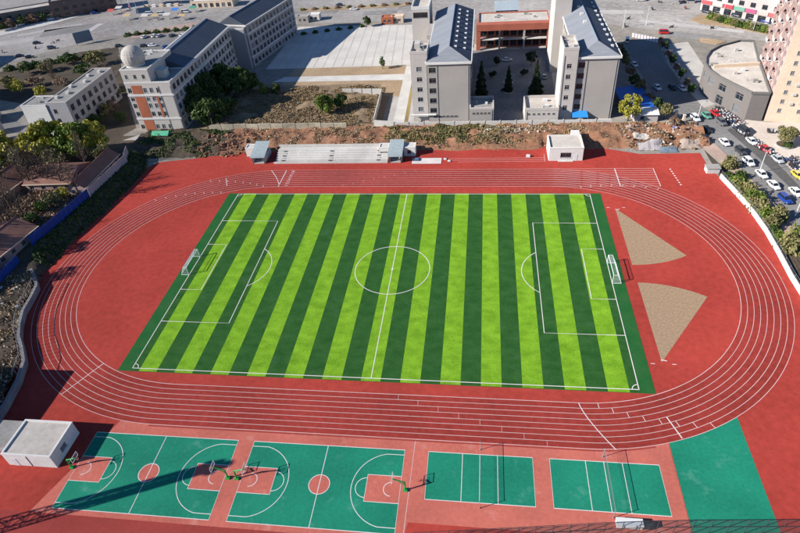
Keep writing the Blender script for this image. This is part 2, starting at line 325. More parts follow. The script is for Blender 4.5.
def court_line(parent, pts, closed=False, wd=0.12, z=0.018, nm='court_line'): return MB().ribbon(pts, wd, z, closed).build(nm, LINE, parent)
def basketball(x0, x1, lab):
    y0, y1 = -65.35, -50.15; cy = (y0+y1)/2
    c = struct('basketball_court', MB().poly([(x0, y0), (x1, y0), (x1, y1), (x0, y1)], 0.007), COURT, lab)
    court_line(c, [(x0, y0), (x1, y0), (x1, y1), (x0, y1)], True, 0.14)
    cx = (x0+x1)/2
    court_line(c, [(cx, y0), (cx, y1)], z=0.020)
    MB().poly(arc(cx, cy, 1.8, 0, 360, 28)[:-1], 0.0215).build('centre_circle', SALMON, c); court_line(c, arc(cx, cy, 1.8, 0, 360, 36)[:-1], True, z=0.0235); court_line(c, [(cx, cy-1.8), (cx, cy+1.8)], z=0.0255)
    for s_, xb in ((1, x0), (-1, x1)):
        xk = xb+s_*5.8
        MB().poly([(xb, cy-2.45), (xk, cy-2.45), (xk, cy+2.45), (xb, cy+2.45)], 0.012).build('key_area', SALMON, c)
        court_line(c, [(xb, cy-2.45), (xk, cy-2.45), (xk, cy+2.45), (xb, cy+2.45)], z=0.016)
        c0 = 0 if s_ > 0 else 180
        court_line(c, arc(xk, cy, 1.8, c0-90, c0+90, 20), z=0.0165)
        bx = xb+s_*1.575; r = 6.75; hy = 6.6; t = math.degrees(math.asin(hy/r))
        A = arc(bx, cy, r, c0-t, c0+t, 32)
        court_line(c, [(xb, A[0][1])]+A+[(xb, A[-1][1])], z=0.0165)
        court_line(c, arc(bx, cy, 1.25, c0-90, c0+90, 14), z=0.0165)
    return c
basketball(-50.4, -22.25, 'green basketball court at the left crossed by a long shadow')
basketball(-19.2, 8.55, 'green basketball court between the other basketball court and the volleyball courts')
def volleyball(x0, x1, lab):
    y0, y1 = -59.1, -50.15; cx = (x0+x1)/2
    c = struct('volleyball_court', MB().poly([(x0, y0), (x1, y0), (x1, y1), (x0, y1)], 0.007), COURT, lab)
    court_line(c, [(x0, y0), (x1, y0), (x1, y1), (x0, y1)], True, 0.13)
    for x in (cx-3, cx, cx+3): court_line(c, [(x, y0), (x, y1)], z=0.020, wd=0.11)
volleyball(12.75, 30.6, 'green volleyball court beside the basketball courts')
volleyball(33.45, 51.3, 'green volleyball court beside the plain green strip')
# light line where the apron sheets join
struct('apron_seam', MB().ribbon([(10.2, -48.2), (9.9, -66.0)], 0.1, 0.0075), LINEP, 'pale seam between the basketball and volleyball aprons')

# ---------------------------------------------------------------- goals
def goal(x, sgn, lab):
    g = thing('football_goal', lab, 'goal', (x, 0, 0.04), 0, 'football goals')
    hw, h = 3.7, 2.44; d = 2.0*sgn; r = 0.075
    for y in (-hw, hw):
        MB().tube((x, y, 0.04), (x, y, h), r, n=8).build('post', STEELW, g)
        MB().tube((x, y, h), (x+d*0.45, y, h), 0.05).tube((x+d*0.45, y, h), (x+d, y, 0.09), 0.05).tube((x, y, 0.09), (x+d, y, 0.09), 0.05).build('side_frame', STEELW, g)
    MB().tube((x, -hw-0.06, h), (x, hw+0.06, h), r, n=8).build('crossbar', STEELW, g)
    MB().tube((x+d*0.45, -hw, h), (x+d*0.45, hw, h), 0.04).build('back_bar', STEELW, g)
    MB().tube((x+d, -hw, 0.09), (x+d, hw, 0.09), 0.05).build('ground_bar', STEELW, g)
    n = MB(); st = 0.012
    N = 24
    for i in range(N+1):
        y = -hw+2*hw*i/N; n.tube((x+d*0.45, y, h), (x+d, y, 0.09), st, n=3); n.tube((x, y, h), (x+d*0.45, y, h), st, n=3)
    for i in range(1, 9):
        t = i/9; n.tube((x+d*(0.45+0.55*t), -hw, h*(1-t)+0.09*t), (x+d*(0.45+0.55*t), hw, h*(1-t)+0.09*t), st, n=3)
    for y in (-hw, hw):
        for i in range(1, 8):
            z = h*i/8; xe = x+d*(1-0.55*z/h); n.tube((x, y, z), (xe, y, z), st, n=3)
        for i in range(1, 6):
            t = i/6; n.tube((x+d*t, y, 0.09), (x+d*t, y, h if t < 0.45 else h*(1-t)/0.55), st, n=3)
    n.build('net', STEELW, g)
goal(-HL, -1, 'white football goal nearer the brown-roofed houses'); goal(HL, 1, 'white football goal beside the tan landing sectors')

# ---------------------------------------------------------------- basketball stands
CLEAR = bpy.data.materials.new('clear_acrylic'); CLEAR.use_nodes = True; _n = CLEAR.node_tree
_tr = _n.nodes.new('ShaderNodeBsdfTransparent'); _mx = _n.nodes.new('ShaderNodeMixShader'); _mx.inputs[0].default_value = 0.14
_n.links.new(_tr.outputs[0], _mx.inputs[1]); _n.links.new(_n.nodes['Principled BSDF'].outputs[0], _mx.inputs[2]); _n.links.new(_mx.outputs[0], _n.nodes['Material Output'].inputs[0])
def hoop(x, s, lab):
    y = -57.75; g = thing('basketball_stand', lab, 'basketball stand', (x, y, 0.0), 0, 'basketball stands')
    MB().box(x-0.35, x+0.35, y-0.3, y+0.3, 0.01, 0.3).build('base', GREENP, g)
    MB().tube((x, y, 0.3), (x, y, 2.5), 0.13, n=8).tube((x, y, 2.4), (x+s*1.9, y, 3.15), 0.11, n=8).tube((x, y, 1.5), (x+s*1.1, y, 2.75), 0.06).build('arm', GREENP, g)
    bx = x+s*1.95
    xa, xb_ = min(bx, bx+s*0.05), max(bx, bx+s*0.05)
    b = MB().box(xa, xb_, y-0.9, y+0.9, 2.9, 2.98).box(xa, xb_, y-0.9, y+0.9, 3.87, 3.95).box(xa, xb_, y-0.9, y-0.82, 2.98, 3.87).box(xa, xb_, y+0.82, y+0.9, 2.98, 3.87).build('backboard_frame', FRAME, g)
    xm_ = (xa+xb_)/2; MB().q((xm_, y-0.82, 2.98), (xm_, y+0.82, 2.98), (xm_, y+0.82, 3.87), (xm_, y-0.82, 3.87)).build('clear_panel', CLEAR, b)
    MB().box(min(bx+s*.052, bx+s*.07), max(bx+s*.052, bx+s*.07), y-0.3, y-0.25, 3.05, 3.5).box(min(bx+s*.052, bx+s*.07), max(bx+s*.052, bx+s*.07), y+0.25, y+0.3, 3.05, 3.5).box(min(bx+s*.052, bx+s*.07), max(bx+s*.052, bx+s*.07), y-0.25, y+0.25, 3.45, 3.5).build('target_square', DARKM, b)
    r = MB(); c = (bx+s*0.35, y)
    P = arc(c[0], c[1], 0.23, 0, 360, 12)
    for i in range(12): r.tube((*P[i], 3.05), (*P[i+1], 3.05), 0.02, n=4)
    r.tube((bx, y, 3.05), (bx+s*0.13, y, 3.05), 0.03); r.build('rim', ORANGEP, g)
    n = MB(); Q = arc(c[0], c[1], 0.13, 15, 375, 12)
    for i in range(12): n.tube((*P[i], 3.04), (*Q[i], 2.62), 0.008, n=3); n.tube((*P[i+1], 3.04), (*Q[i], 2.62), 0.008, n=3)
    n.build('net', FRAME, g)
hoop(-51.1, 1, 'green basketball stand beside the white flat-roofed hut')
hoop(-21.55, -1, 'green basketball stand at the end of the shadow-crossed court, backing the gap')
hoop(-19.95, 1, 'green basketball stand across the gap, facing towards the volleyball courts')
hoop(9.45, -1, 'green basketball stand between the basketball and volleyball courts')
def vnet(x, lab):
    g = thing('volleyball_net', lab, 'net', (x, -54.6, 0), 0, 'volleyball nets')
    for y in (-60.0, -49.2):
        MB().tube((x, y, 0), (x, y, 2.55), 0.055, n=8).tube((x, y, 0), (x, y, 0.2), 0.1, n=8).build('post', STEELG, g)
    MB().box(x-0.015, x+0.015, -60.0, -49.2, 2.36, 2.43).build('top_tape', WFRAME, g)
    n = MB()
    for i in range(55): y = -60+10.8*i/54; n.tube((x, y, 1.45), (x, y, 2.34), 0.008, n=3)
    for i in range(6): z = 1.45+0.15*i; n.tube((x, -60, z), (x, -49.2, z), 0.008, n=3)
    n.build('mesh', DFRAME, g)
vnet(21.68, 'volleyball net with white tape on the court beside the basketball courts'); vnet(42.38, 'volleyball net with white tape on the court beside the plain green strip')

# ---------------------------------------------------------------- near fence at the bottom
fp = [(12.0, -66.75), (27.7, -64.7), (39.4, -63.1), (48.1, -62.1), (68.0, -60.45), (84, -59.2)]
fg = thing('mesh_fence', 'tall dark mesh fence along the bottom edge beyond the volleyball courts', 'fence', (48, -62.1, 0))
def along(poly, step):
    out = []; acc = 0; 
    for a, b in zip(poly[:-1], poly[1:]):
        a = Vector(a); b = Vector(b); L = (b-a).length; d = acc
        while d < L: out.append((a+(b-a)*d/L, (b-a).normalized())); d += step
        acc = d-L
    return out
for p, d in along(fp, 2.6): MB().tube((p.x, p.y, 0), (p.x, p.y, 4.05), 0.055, n=6).build('post', DARKM, fg)
for z in (0.12, 2.0, 4.0):
    m = MB()
    for a, b in zip(fp[:-1], fp[1:]): m.tube((*a, z), (*b, z), 0.04, n=5)
    m.build('rail', DARKM, fg)
m = MB()
for p, d in along(fp, 0.32):
    for s_ in (-1, 1):
        e = p + d*1.6*s_; m.tube((p.x, p.y, 0.12), (e.x, e.y, 2.0), 0.009, n=3); e2 = p+d*1.6*s_; m.tube((p.x, p.y, 2.0), (e2.x, e2.y, 4.0), 0.009, n=3)
m.build('wire_mesh', DARKM, fg)
struct('footpath', MB().poly([(12, -67.1), (27.7, -65.0), (39.4, -63.45), (48.1, -62.45), (68, -60.8), (84, -59.5), (84, -64), (60, -68), (12, -72)], 0.012), CONC, 'grey concrete footpath outside the near mesh fence')
g = thing('equipment_cabinet', 'white equipment cabinet and its shadow as a black box against the near mesh fence', 'cabinet', (45.2, -61.0, 0))
MB().box(42.6, 46.4, -61.6, -60.5, 0, 1.0).build('body', WHITEW, g); MB().box(46.403, 48.0, -61.5, -60.6, 0, 0.95).build('shadow_block', DARKM, g); MB().box(42.5, 46.5, -61.7, -60.4, 1.0, 1.06).build('lid', FRAME, g)  # black box stands in for the cabinet's shadow

# ---------------------------------------------------------------- huts
def win_mesh(wd, h, depth, style=0, cache={}):
    k = (round(wd, 2), round(h, 2), depth, style)
    if k in cache: return cache[k]
    m = MB(); f = min(0.09, wd*0.08); y0, y1 = depth-0.14, depth-0.04; hw = wd/2
    m.box(-hw, -hw+f, y0, y1, 0, h).box(hw-f, hw, y0, y1, 0, h).box(-hw+f, hw-f, y0, y1, 0, f).box(-hw+f, hw-f, y0, y1, h-f, h)
    if style != 2: m.box(-f/2, f/2, y0+0.01, y1-0.01, f, h-f)
    if h > 1.3 and style != 2: m.box(-hw+f, -f/2, y0+0.01, y1-0.01, h*0.68, h*0.68+f*0.8).box(f/2, hw-f, y0+0.01, y1-0.01, h*0.68, h*0.68+f*0.8)
    m.q((-hw+f, depth-0.07, f), (hw-f, depth-0.07, f), (hw-f, depth-0.07, h-f), (-hw+f, depth-0.07, h-f), mi=1)
    m.box(-hw-0.08, hw+0.08, -0.07, 0.0, -0.09, -0.002)
    cache[k] = m.mesh('window', [DFRAME if style in (1, 2) else WFRAME, CURT if style == 3 else GLASS]); return cache[k]
def facade(mb, o, ang, W, H, wins, depth=0.25, mi=0):
    u = Vector((math.cos(ang), math.sin(ang), 0)); n = Vector((math.sin(ang), -math.cos(ang), 0)); o = Vector(o); Z = Vector((0, 0, 1))
    if not wins:
        mb.q(o, o+u*W, o+u*W+Z*H, o+Z*H, mi=mi); return
    xs = sorted(set([0, W]+[round(v, 3) for a in wins for v in a[:2]])); zs = sorted(set([0, H]+[round(v, 3) for a in wins for v in a[2:4]]))
    for i in range(len(xs)-1):
        for j in range(len(zs)-1):
            cx, cz = (xs[i]+xs[i+1])/2, (zs[j]+zs[j+1])/2
            if any(a[0] < cx < a[1] and a[2] < cz < a[3] for a in wins): continue
            mb.q(o+u*xs[i]+Z*zs[j], o+u*xs[i+1]+Z*zs[j], o+u*xs[i+1]+Z*zs[j+1], o+u*xs[i]+Z*zs[j+1], mi=mi)
    for a in wins:
        P = [o+u*a[0]+Z*a[2], o+u*a[1]+Z*a[2], o+u*a[1]+Z*a[3], o+u*a[0]+Z*a[3]]; Q = [p-n*depth for p in P]
        for i in range(4):
            j = (i+1) % 4; mb.q(P[i], P[j], Q[j], Q[i], mi=mi)
def windows(root, o, ang, wins, depth=0.25, style=0, nm='window', rnd=True):
    u = Vector((math.cos(ang), math.sin(ang), 0)); o = Vector(o)
    for a in wins:
        st = style
        if rnd and style == 0 and random.random() < 0.25: st = 3
        put(nm, win_mesh(a[1]-a[0], a[3]-a[2], depth, st), root, o+u*(a[0]+a[1])/2+Vector((0, 0, a[2])), ang)
AC = MB().box(-.42, .42, -.42, -.06, 0, .62).box(-.46, .46, -.42, -.02, -.08, -.01).mesh('air_conditioner', mat('ac_case', (.5, .49, .46), .6, 0.0))
def ac_units(root, o, ang, wins, p):
    u = Vector((math.cos(ang), math.sin(ang), 0)); o = Vector(o); r_ = random.Random(len(wins))
    for a in wins:
        if r_.random() < p: put('air_conditioner', AC, root, o+u*(a[1]+0.55)+Vector((0, 0, a[2]-.1)), ang)
def pipe(root, x, y, z1, d=(0, -1)): MB().tube((x+d[0]*.12, y+d[1]*.12, .1), (x+d[0]*.12, y+d[1]*.12, z1), .07, n=5).build('drainpipe', STEELG, root)
def wg(W, n, wd, floors, m0=1.0, m1=1.0):
    if n == 1: cs = [W/2]
    else: cs = [m0+wd/2+(W-m0-m1-wd)*i/(n-1) for i in range(n)]
    return [(c-wd/2, c+wd/2, z, z+h) for z, h in floors for c in cs]
def block(root, x0, x1, y0, y1, z0, z1, wm, S_=(), E_=(), N_=(), W_=(), roof=None, parapet=0.0, style=0, pm=None, nm='wall', depth=0.25):
    m = MB(); specs = ((x0, y0, 0, x1-x0, S_), (x1, y0, R(90), y1-y0, E_), (x1, y1, R(180), x1-x0, N_), (x0, y1, R(270), y1-y0, W_))
    for si, (ox, oy, an, W, wins) in enumerate(specs): facade(m, (ox, oy, z0), an, W, z1-z0, wins, depth, 1 if si == 3 and isinstance(wm, list) else 0)
    w_ = m.build(nm, wm, root)
    for ox, oy, an, W, wins in specs: windows(root, (ox, oy, z0), an, wins, depth, style)
    if roof is not None:
        MB().q((x0, y0, z1), (x1, y0, z1), (x1, y1, z1), (x0, y1, z1)).build('roof', roof, root)
        if parapet > 0:
            t = 0.3; e = 0.06
            MB().box(x0-e, x1+e, y0-e, y0+t, z1-0.02, z1+parapet).box(x0-e, x1+e, y1-t, y1+e, z1-0.02, z1+parapet).box(x0-e, x0+t, y0+t, y1-t, z1-0.02, z1+parapet).box(x1-t, x1+e, y0+t, y1-t, z1-0.02, z1+parapet).build('parapet', pm or (wm[0] if isinstance(wm, list) else wm), root)
    return w_
h = thing('changing_hut', 'white flat-roofed hut beside the shadow-crossed basketball court', 'hut', (-58.5, -54.3, 0))
block(h, -63.4, -53.8, -58.0, -50.6, 0, 3.2, WHITEW, S_=[], E_=[(2.4, 4.0, 1.2, 2.3)], roof=ROOFC, parapet=0.28, pm=WHITEW)
MB().box(-58.75, -58.65, -58.06, -58.0, 0.1, 3.0).build('downpipe', DARKM, h); MB().box(-62.2, -61.2, -58.05, -58.0, 0.0, 2.1).build('door', FRAME, h)
h = thing('lean_to_shed', 'low grey-roofed shed at the left edge behind the white hut', 'shed', (-68, -53.5, 0))
block(h, -74, -63.8, -55.5, -51.0, 0, 2.7, LILAC, roof=None); MB().prism([(-74.3, -55.9), (-63.6, -55.9), (-63.6, -50.6), (-74.3, -50.6)], 2.7, 2.85).build('roof', ROOFG, h); MB().box(-74, -64, -56.6, -55.95, 2.2, 2.3).build('gutter', LILAC, h)
h = thing('referee_hut', 'white hut with one window beside the red sprint straight', 'hut', (46.5, 57, 0))
block(h, 41.4, 51.4, 53.2, 61.5, 0, 4.0, WHITEW, S_=[(3.4, 6.6, 1.1, 2.7)], W_=[], E_=[(2, 3.6, 1.2, 2.6)], roof=ROOFC, parapet=0.45, style=1)
MB().box(47.6+1.2, 47.6+2.2, 53.14, 53.2, 0, 2.1).build('door', FRAME, h); MB().box(44.2, 48.6, 52.5, 53.19, 0.02, 0.14).build('step', CONCL, h); MB().box(49.0, 51.46, 61.0, 66.0, 0, 3.8).build('rear_store', WHITEW, h)
g = thing('utility_box', 'pale concrete utility box at the track corner by the roadside', 'utility box', (86.3, 46.3, 0))
MB().box(84.6, 88.0, 45.2, 47.6, 0, 1.5).build('body', CONCL, g); MB().box(84.4, 88.2, 45.0, 47.8, 1.5, 1.66).build('lid', ROOFG, g)
# grandstand
g = thing('grandstand', 'pale concrete stepped grandstand beside the running track', 'grandstand', (-27, 57, 0))
rows = 6
for i in range(rows):
    MB().box(-45.0, -8.2, 53.0+0.95*i, 53.0+0.95*(i+1)-(0.0 if i < rows-1 else -1.2), 0 if i == 0 else 0.02, 0.33*(i+1)).build('step', CONCL if i else CONC, g)
for x in (-42.4, -26.8, -11.2):
    for i in range(rows): MB().box(x-0.55, x+0.55, 52.62+0.95*i, 52.995+0.95*i, 0.33*i+0.002, 0.33*i+0.17).build('aisle_step', DARKM if i % 2 else CONC, g)
MB().box(-45.2, -8.0, 60.0, 60.2, 0, 2.9).build('rear_wall', CONCL, g)
MB().box(-45.3, -8.1, 52.5, 52.7, 0.0, 0.55).build('front_kerb', CONCL, g)
def canopy(x0, x1, lab):
    c = thing('stair_canopy', lab, 'canopy', ((x0+x1)/2, 56, 0))
    for x in (x0+0.2, x1-0.2):
        MB().q((x-0.15, 52.6, 0), (x+0.15, 52.6, 0), (x+0.15, 52.6, 2.3), (x-0.15, 52.6, 2.3)).box(x-0.12, x+0.12, 52.6, 60.0, 0, 2.1).build('side_wall', CONCL, c)
    r = MB(); r.q((x0-0.3, 52.0, 2.5), (x1+0.3, 52.0, 2.5), (x1+0.3, 60.2, 4.3), (x0-0.3, 60.2, 4.3)); r.q((x0-0.3, 52.0, 2.4), (x0-0.3, 60.2, 4.2), (x1+0.3, 60.2, 4.2), (x1+0.3, 52.0, 2.4))
    for a, b in (((x0-.3, 52.0), (x1+.3, 52.0)), ): r.q((a[0], a[1], 2.4), (b[0], b[1], 2.4), (b[0], b[1], 2.5), (a[0], a[1], 2.5))
    r.q((x0-.3, 60.2, 4.2), (x0-.3, 52, 2.4), (x0-.3, 52, 2.5), (x0-.3, 60.2, 4.3)); r.q((x1+.3, 52, 2.4), (x1+.3, 60.2, 4.2), (x1+.3, 60.2, 4.3), (x1+.3, 52, 2.5))
    r.build('roof', mat('canopy_sheet', (0.33, 0.38, 0.38), 0.7, 0.2, 0.6), c)
    for i in range(6): y = 52.6+1.3*i; MB().box(x0+0.4, x1-0.4, y, y+1.29, 0.0, 0.28*(i+1)).build('stair', CONC, c)
    return c
canopy(-52.4, -48.2, 'grey sloping stair canopy by the heap of red soil'); canopy(-7.6, -3.6, 'grey sloping stair canopy beside the long jump pit')
h = thing('white_kiosk', 'small white kiosk behind the stair canopy by the soil heap', 'kiosk', (-54.5, 60, 0)); block(h, -56, -51.5, 57.5, 60.6, 0, 2.9, WHITEW, roof=CONCL, parapet=0.2)
h = thing('stand_store', 'small white store behind the stair canopy by the long jump pit', 'store', (-1.8, 59, 0)); block(h, -3.4, 0.4, 56.8, 60.0, 0, 3.0, WHITEW, S_=[(1.2, 2.4, 0.9, 2.2)], roof=CONCL, parapet=0.2)
h = thing('end_store', 'small white box store at the grandstand end by the stair canopy', 'store', (-9.6, 59, 0)); block(h, -11.2, -7.9, 56.8, 59.9, 0, 3.0, WHITEW, roof=CONCL, parapet=0.2)
# long jump
g = tag(MB().box(-0.4, 8.8, 51.9, 55.4, 0.01, 0.10).build('long_jump_pit', mat('white_sand', (0.60, 0.54, 0.50), 0.95, 0.12, 0.8, 0.3)), 'white sand long jump pit beside the stair canopy', None, None, 'structure')
t = thing('folded_tarp', 'folded blue-grey tarpaulin on the end of the white long jump pit', 'tarpaulin', (1.0, 54.2, 0.1)); MB().prism([(0.1, 53.5), (1.9, 53.4), (2.0, 55.1), (0.2, 55.0)], 0.1, 0.42).prism([(0.3, 53.8), (1.6, 53.7), (1.7, 54.9), (0.5, 54.7)], 0.42, 0.6).build('canvas', mat('tarp_blue', (0.10, 0.14, 0.22), 0.7, 0.2, 1.0), t)
ru = struct('jump_runway', MB().poly([(10.5, 52.7), (40.6, 52.9), (40.6, 55.4), (10.5, 55.2)], 0.005), RED, 'straight red long jump runway beside the sprint straight')
for y in (52.9, 54.0, 55.1): MB().ribbon([(11 if y > 53 else 14, y), (40.4, y+0.15)], 0.1, 0.010).build('runway_line', LINEP, ru)
MB().ribbon([(40.4, 52.7), (40.4, 57.6)], 0.12, 0.014).build('runway_line', LINEP, ru)
for (x, y, lab) in ((9.9, 54.6, 'white marker block beside the long jump pit, nearer the soil bank'), (11.2, 53.4, 'white marker block beside the long jump pit, nearer the track lanes')):
    t = thing('marker_block', lab, 'marker block', (x, y, 0)); MB().prism([(x-0.45, y-0.35), (x+0.45, y-0.35), (x+0.45, y+0.35), (x-0.45, y+0.35)], 0.01, 0.3).build('block', FRAME, t); MB().box(x-0.1, x+0.1, y-0.1, y+0.1, 0.3, 0.5).build('knob', FRAME, t)
t = thing('equipment_bag', 'white equipment bag lying alone on the red apron near the white hut', 'bag', (35.5, 55.9, 0)); MB().prism([(34.8, 55.5), (36.0, 55.4), (36.2, 56.2), (35.0, 56.3)], 0.01, 0.6).prism([(35.0, 55.7), (35.9, 55.6), (36.0, 56.0), (35.1, 56.1)], 0.6, 0.85).build('bag', FRAME, t)
MB().tube((35.1, 55.9, 0.85), (35.9, 55.85, 0.95), 0.04).build('handle', DARKM, t)
# kerb wall on the road side of the track
kp = [(86.73, 55.48), (86.67, 47.22), (87.55, 42.76), (88.94, 34.38), (90.07, 26.19), (90.53, 16.93), (90.25, 7.73), (89.78, -0.62), (89.8, -8), (89.2, -25), (84.2, -45)]
o = MB()
for a, b in zip(kp[2:-1], kp[3:]): o.obox(a, b, 0.35, 0, 1.3)
tag(o.build('boundary_wall', WHITEW), 'low white boundary wall curving along the track beside the hedge', 'wall')
f2 = thing('boundary_railing', 'thin grey railing on the low white wall beside the hedge', 'railing', (*kp[5], 1.3))
m = MB()
for a, b in zip(kp[2:-1], kp[3:]): m.tube((*a, 2.3), (*b, 2.3), 0.03, n=4).tube((*a, 1.8), (*b, 1.8), 0.02, n=4)
m.build('rail', STEELG, f2)
for p, d in along(kp[2:], 3.0): MB().tube((p.x, p.y, 1.3), (p.x, p.y, 2.35), 0.035, n=4).build('post', STEELG, f2)
# ---------------------------------------------------------------- terrain
def sm(a, b, t): t = max(0, min(1, (t-a)/(b-a))); return t*t*(3-2*t)
def nz(x, y, s, k=0): return noise.noise(Vector((x*s, y*s, k*7.3)))
def terrain(name, x0, x1, y0, y1, step, hf, m, label, parent=None, smooth=True):
    nx = int((x1-x0)/step)+1; ny = int((y1-y0)/step)+1; v = []; f = []; H = []
    for j in range(ny):
        for i in range(nx):
            x = x0+(x1-x0)*i/(nx-1); y = y0+(y1-y0)*j/(ny-1); h = hf(x, y); H.append(h); v.append((x, y, h if h is not None else 0))
    for j in range(ny-1):
        for i in range(nx-1):
            k = (j*nx+i, j*nx+i+1, (j+1)*nx+i+1, (j+1)*nx+i)
            if all(H[q] is not None for q in k): f.append(k)
    mb = MB(); mb.v = v; mb.f = f; mb.m = [0]*len(f)
    o = mb.build(name, m, None, smooth=smooth); return tag(o, label, None, None, 'structure')
EDGE = [(-60, -71), (-47.5, -72), (-34.6, -75.6), (-27.4, -81.8), (-19.4, -86.2), (-12.3, -87.6), (0, -95), (6, -97.3), (27.7, -94.8), (49, -93.8), (58, -97.5), (66, -102), (80, -110)]
def edgex(y):
    for (a, xa), (b, xb) in zip(EDGE[:-1], EDGE[1:]):
        if a <= y <= b: return xa+(xb-xa)*(y-a)/(b-a)
    return EDGE[0][1] if y < EDGE[0][0] else EDGE[-1][1]
def h_left(x, y):
    e = edgex(y); k = sm(-9, 6, y); run = 0.3+5.7*k; base = 1.5+0.9*k
    if y < -8 and x > e-0.2: return None
    z = base*(1-sm(e, e+run, x))*sm(-175, -140, x)*(1-sm(56, 72, y))
    if x > e+run+0.5: return None
    amp = 0.5*(1-k)+k*(0.35 if x > e else 0.12)
    return z + amp*nz(x, y, 0.35)*min(1, z) + 0.25*amp*nz(x, y, 1.3, 1)*min(1, z) + 0.012
terrain('left_terrace', -178, -70, -60, 74, 1.0, h_left, DARKSOIL, 'raised dark earth terrace under the brown-roofed houses')  # dark soil stands in for shade on the slope below the hoardings
def h_back(x, y):
    y0 = 60.2 + 1.2*nz(x, 0, 0.12) - 3.5*sm(-56, -72, x)
    if y < y0-2.0: return None
    if -45.5 < x < -7.5 and y < 60.3: return None
    z = 1.7*sm(y0, y0+5.5, y) - 0.8*sm(70, 76, y)
    z += (0.75+0.8*sm(58, 68, x))*nz(x, y, 0.22)*sm(y0, y0+3, y) + 0.45*nz(x, y, 0.6, 2)*sm(y0, y0+2, y) + 0.2*nz(x, y, 1.4, 5)*sm(y0, y0+2, y)
    if -57 < x < -51: z *= sm(61, 64, y)
    if 40 < x < 53: z *= sm(62, 67, y)
    return max(-0.06, z-0.05)
terrain('earth_bank', -66, 90, 55, 77.2, 0.7, h_back, REDSOIL, 'rough red-brown earth bank between the track and the school wall')
terrain('shade_toned_bank', -100, -66, 55, 77.2, 0.7, lambda x, y: h_back(x, y), DARKSOIL, 'earth bank with shade painted in dark soil at the foot of the brick-striped block')  # this part of the bank is darkened in place of a shadow
def h_brush(x, y):
    ins = sm(-80, -74, x)*(1-sm(-24, -18, x))*sm(77, 80, y)*(1-sm(112, 118, y))
    return 0.01 + ins*(0.9+1.0*nz(x, y, 0.13)+0.5*nz(x, y, 0.5, 3)+0.25*nz(x, y, 1.3, 4))
terrain('brush_lot', -84, -14, 77.0, 119.5, 0.8, h_brush, SOIL, 'lumpy brown waste lot of dry weeds behind the grandstand')
struct('wooded_lot', MB().poly([(-206.44, 140.91), (-191.40, 150.08), (-179.25, 165.51), (-163.20, 174.20), (-134.27, 124.18), (-108.67, 82.13), (-109.26, 70.80), (-132.61, 71.40), (-144.64, 74.95), (-169.71, 104.93), (-184.35, 109.76)], 0.008), DARKSOIL, 'dark wooded ground around the small grey block')  # soil tone carries tree shade as well as dark planting
struct('bare_lawn', MB().poly([(-62, 108), (-9.5, 104), (-9.5, 136.6), (-60, 141.5)], 0.035), TANSOIL, 'bare tan soil beside the paved plaza and the concrete path')
struct('grass_verge', MB().poly([(-9.4, 78.5), (-4.6, 78.5), (-6, 120), (-9.4, 120)], 0.04), mat('straw_grass', (0.33, 0.24, 0.09), 0.95, 0.3, 0.6), 'straw coloured verge against the grey slab block')
struct('school_path', MB().poly([(-62, 127.0), (-7.2, 126.8), (-6.9, 120.2), (-66, 121.6)], 0.05), CONCL, 'pale concrete path crossing the bare tan soil')
struct('side_path', MB().poly([(-9.9, 78), (-5.9, 78), (-7.4, 136), (-11.0, 136)], 0.055), CONCL, 'pale concrete path alongside the grey slab block')
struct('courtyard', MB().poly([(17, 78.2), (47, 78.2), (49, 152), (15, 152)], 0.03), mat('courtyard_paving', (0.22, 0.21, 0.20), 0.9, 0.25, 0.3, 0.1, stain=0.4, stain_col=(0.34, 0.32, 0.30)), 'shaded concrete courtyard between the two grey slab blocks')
struct('school_yard', MB().poly([(-12, 77.6), (64, 77.3), (66, 160), (-14, 160)], 0.015), CONC, 'pale concrete yard around the grey slab blocks')
# plaza of slabs
pz = struct('plaza', MB().poly([(-73.5, 136.5), (-8.5, 136.5), (-13, 192), (-73.5, 196)], 0.04), JOINT, 'pale paved plaza beyond the bare lawn')
nX, nY = 15, 5
for i in range(nX):
    for j in range(nY):
        def P(u, v_): xl = -73.3; xr = -8.8-4.2*v_; return (xl+(xr-xl)*u, 136.8+(58.4-3.4*u)*v_)
        e = 0.0035; u0, u1 = i/nX+e, (i+1)/nX-e; v0, v1 = j/nY+0.002, (j+1)/nY-0.002
        MB().prism([P(u0, v0), P(u1, v0), P(u1, v1), P(u0, v1)], 0.03, 0.07+random.uniform(0, .01)).build('paving_slab', PLAZA, pz)
# roads
struct('avenue', MB().poly([(-420, 60), (-260, 120), (-214, 156), (-182, 190), (-150, 199), (-90, 201), (-10, 199), (60, 190), (96, 172), (150, 146), (240, 90), (400, 90), (400, 420), (-420, 460)], 0.0), AVENUE, 'broad pale concrete avenue and junction beyond the school')
for off in (0, 1, 2):
    pts = [(-150+off*2, 214+off*9), (-60, 216+off*8), (20, 212+off*8), (80, 197+off*8), (140, 168+off*9), (200, 132+off*9)]
    m = MB()
    for p, d in along(pts, 6.0): m.ribbon([(p.x, p.y), (p.x+d.x*3, p.y+d.y*3)], 0.22, 0.006)
    struct('avenue_marking', m, LINE, ['dashed white lane marking on the avenue nearest the plaza', 'dashed white lane marking along the middle of the avenue', 'dashed white lane marking on the avenue nearest the shops'][off])
rl = [(81.42, 162.01), (81.36, 122.36), (81.73, 97.83), (86.70, 78.39), (89.88, 68.33), (92.21, 61.00), (94.33, 49.42), (95.56, 41.63), (96.71, 34.38), (98.00, 21.75), (98.38, 16.63)]
rr = [(92.65, 155.65), (92.85, 127.75), (93.23, 107.90), (95.67, 88.82), (102.62, 76.35), (106.13, 58.81), (108.23, 42.62), (108.82, 31.47)]
struct('side_road', MB().poly(rl+[(105, 5), (104, -20), (120, -20), (117, 10)]+rr[::-1], 0.008), ASPH, 'grey asphalt side road curving past the track')
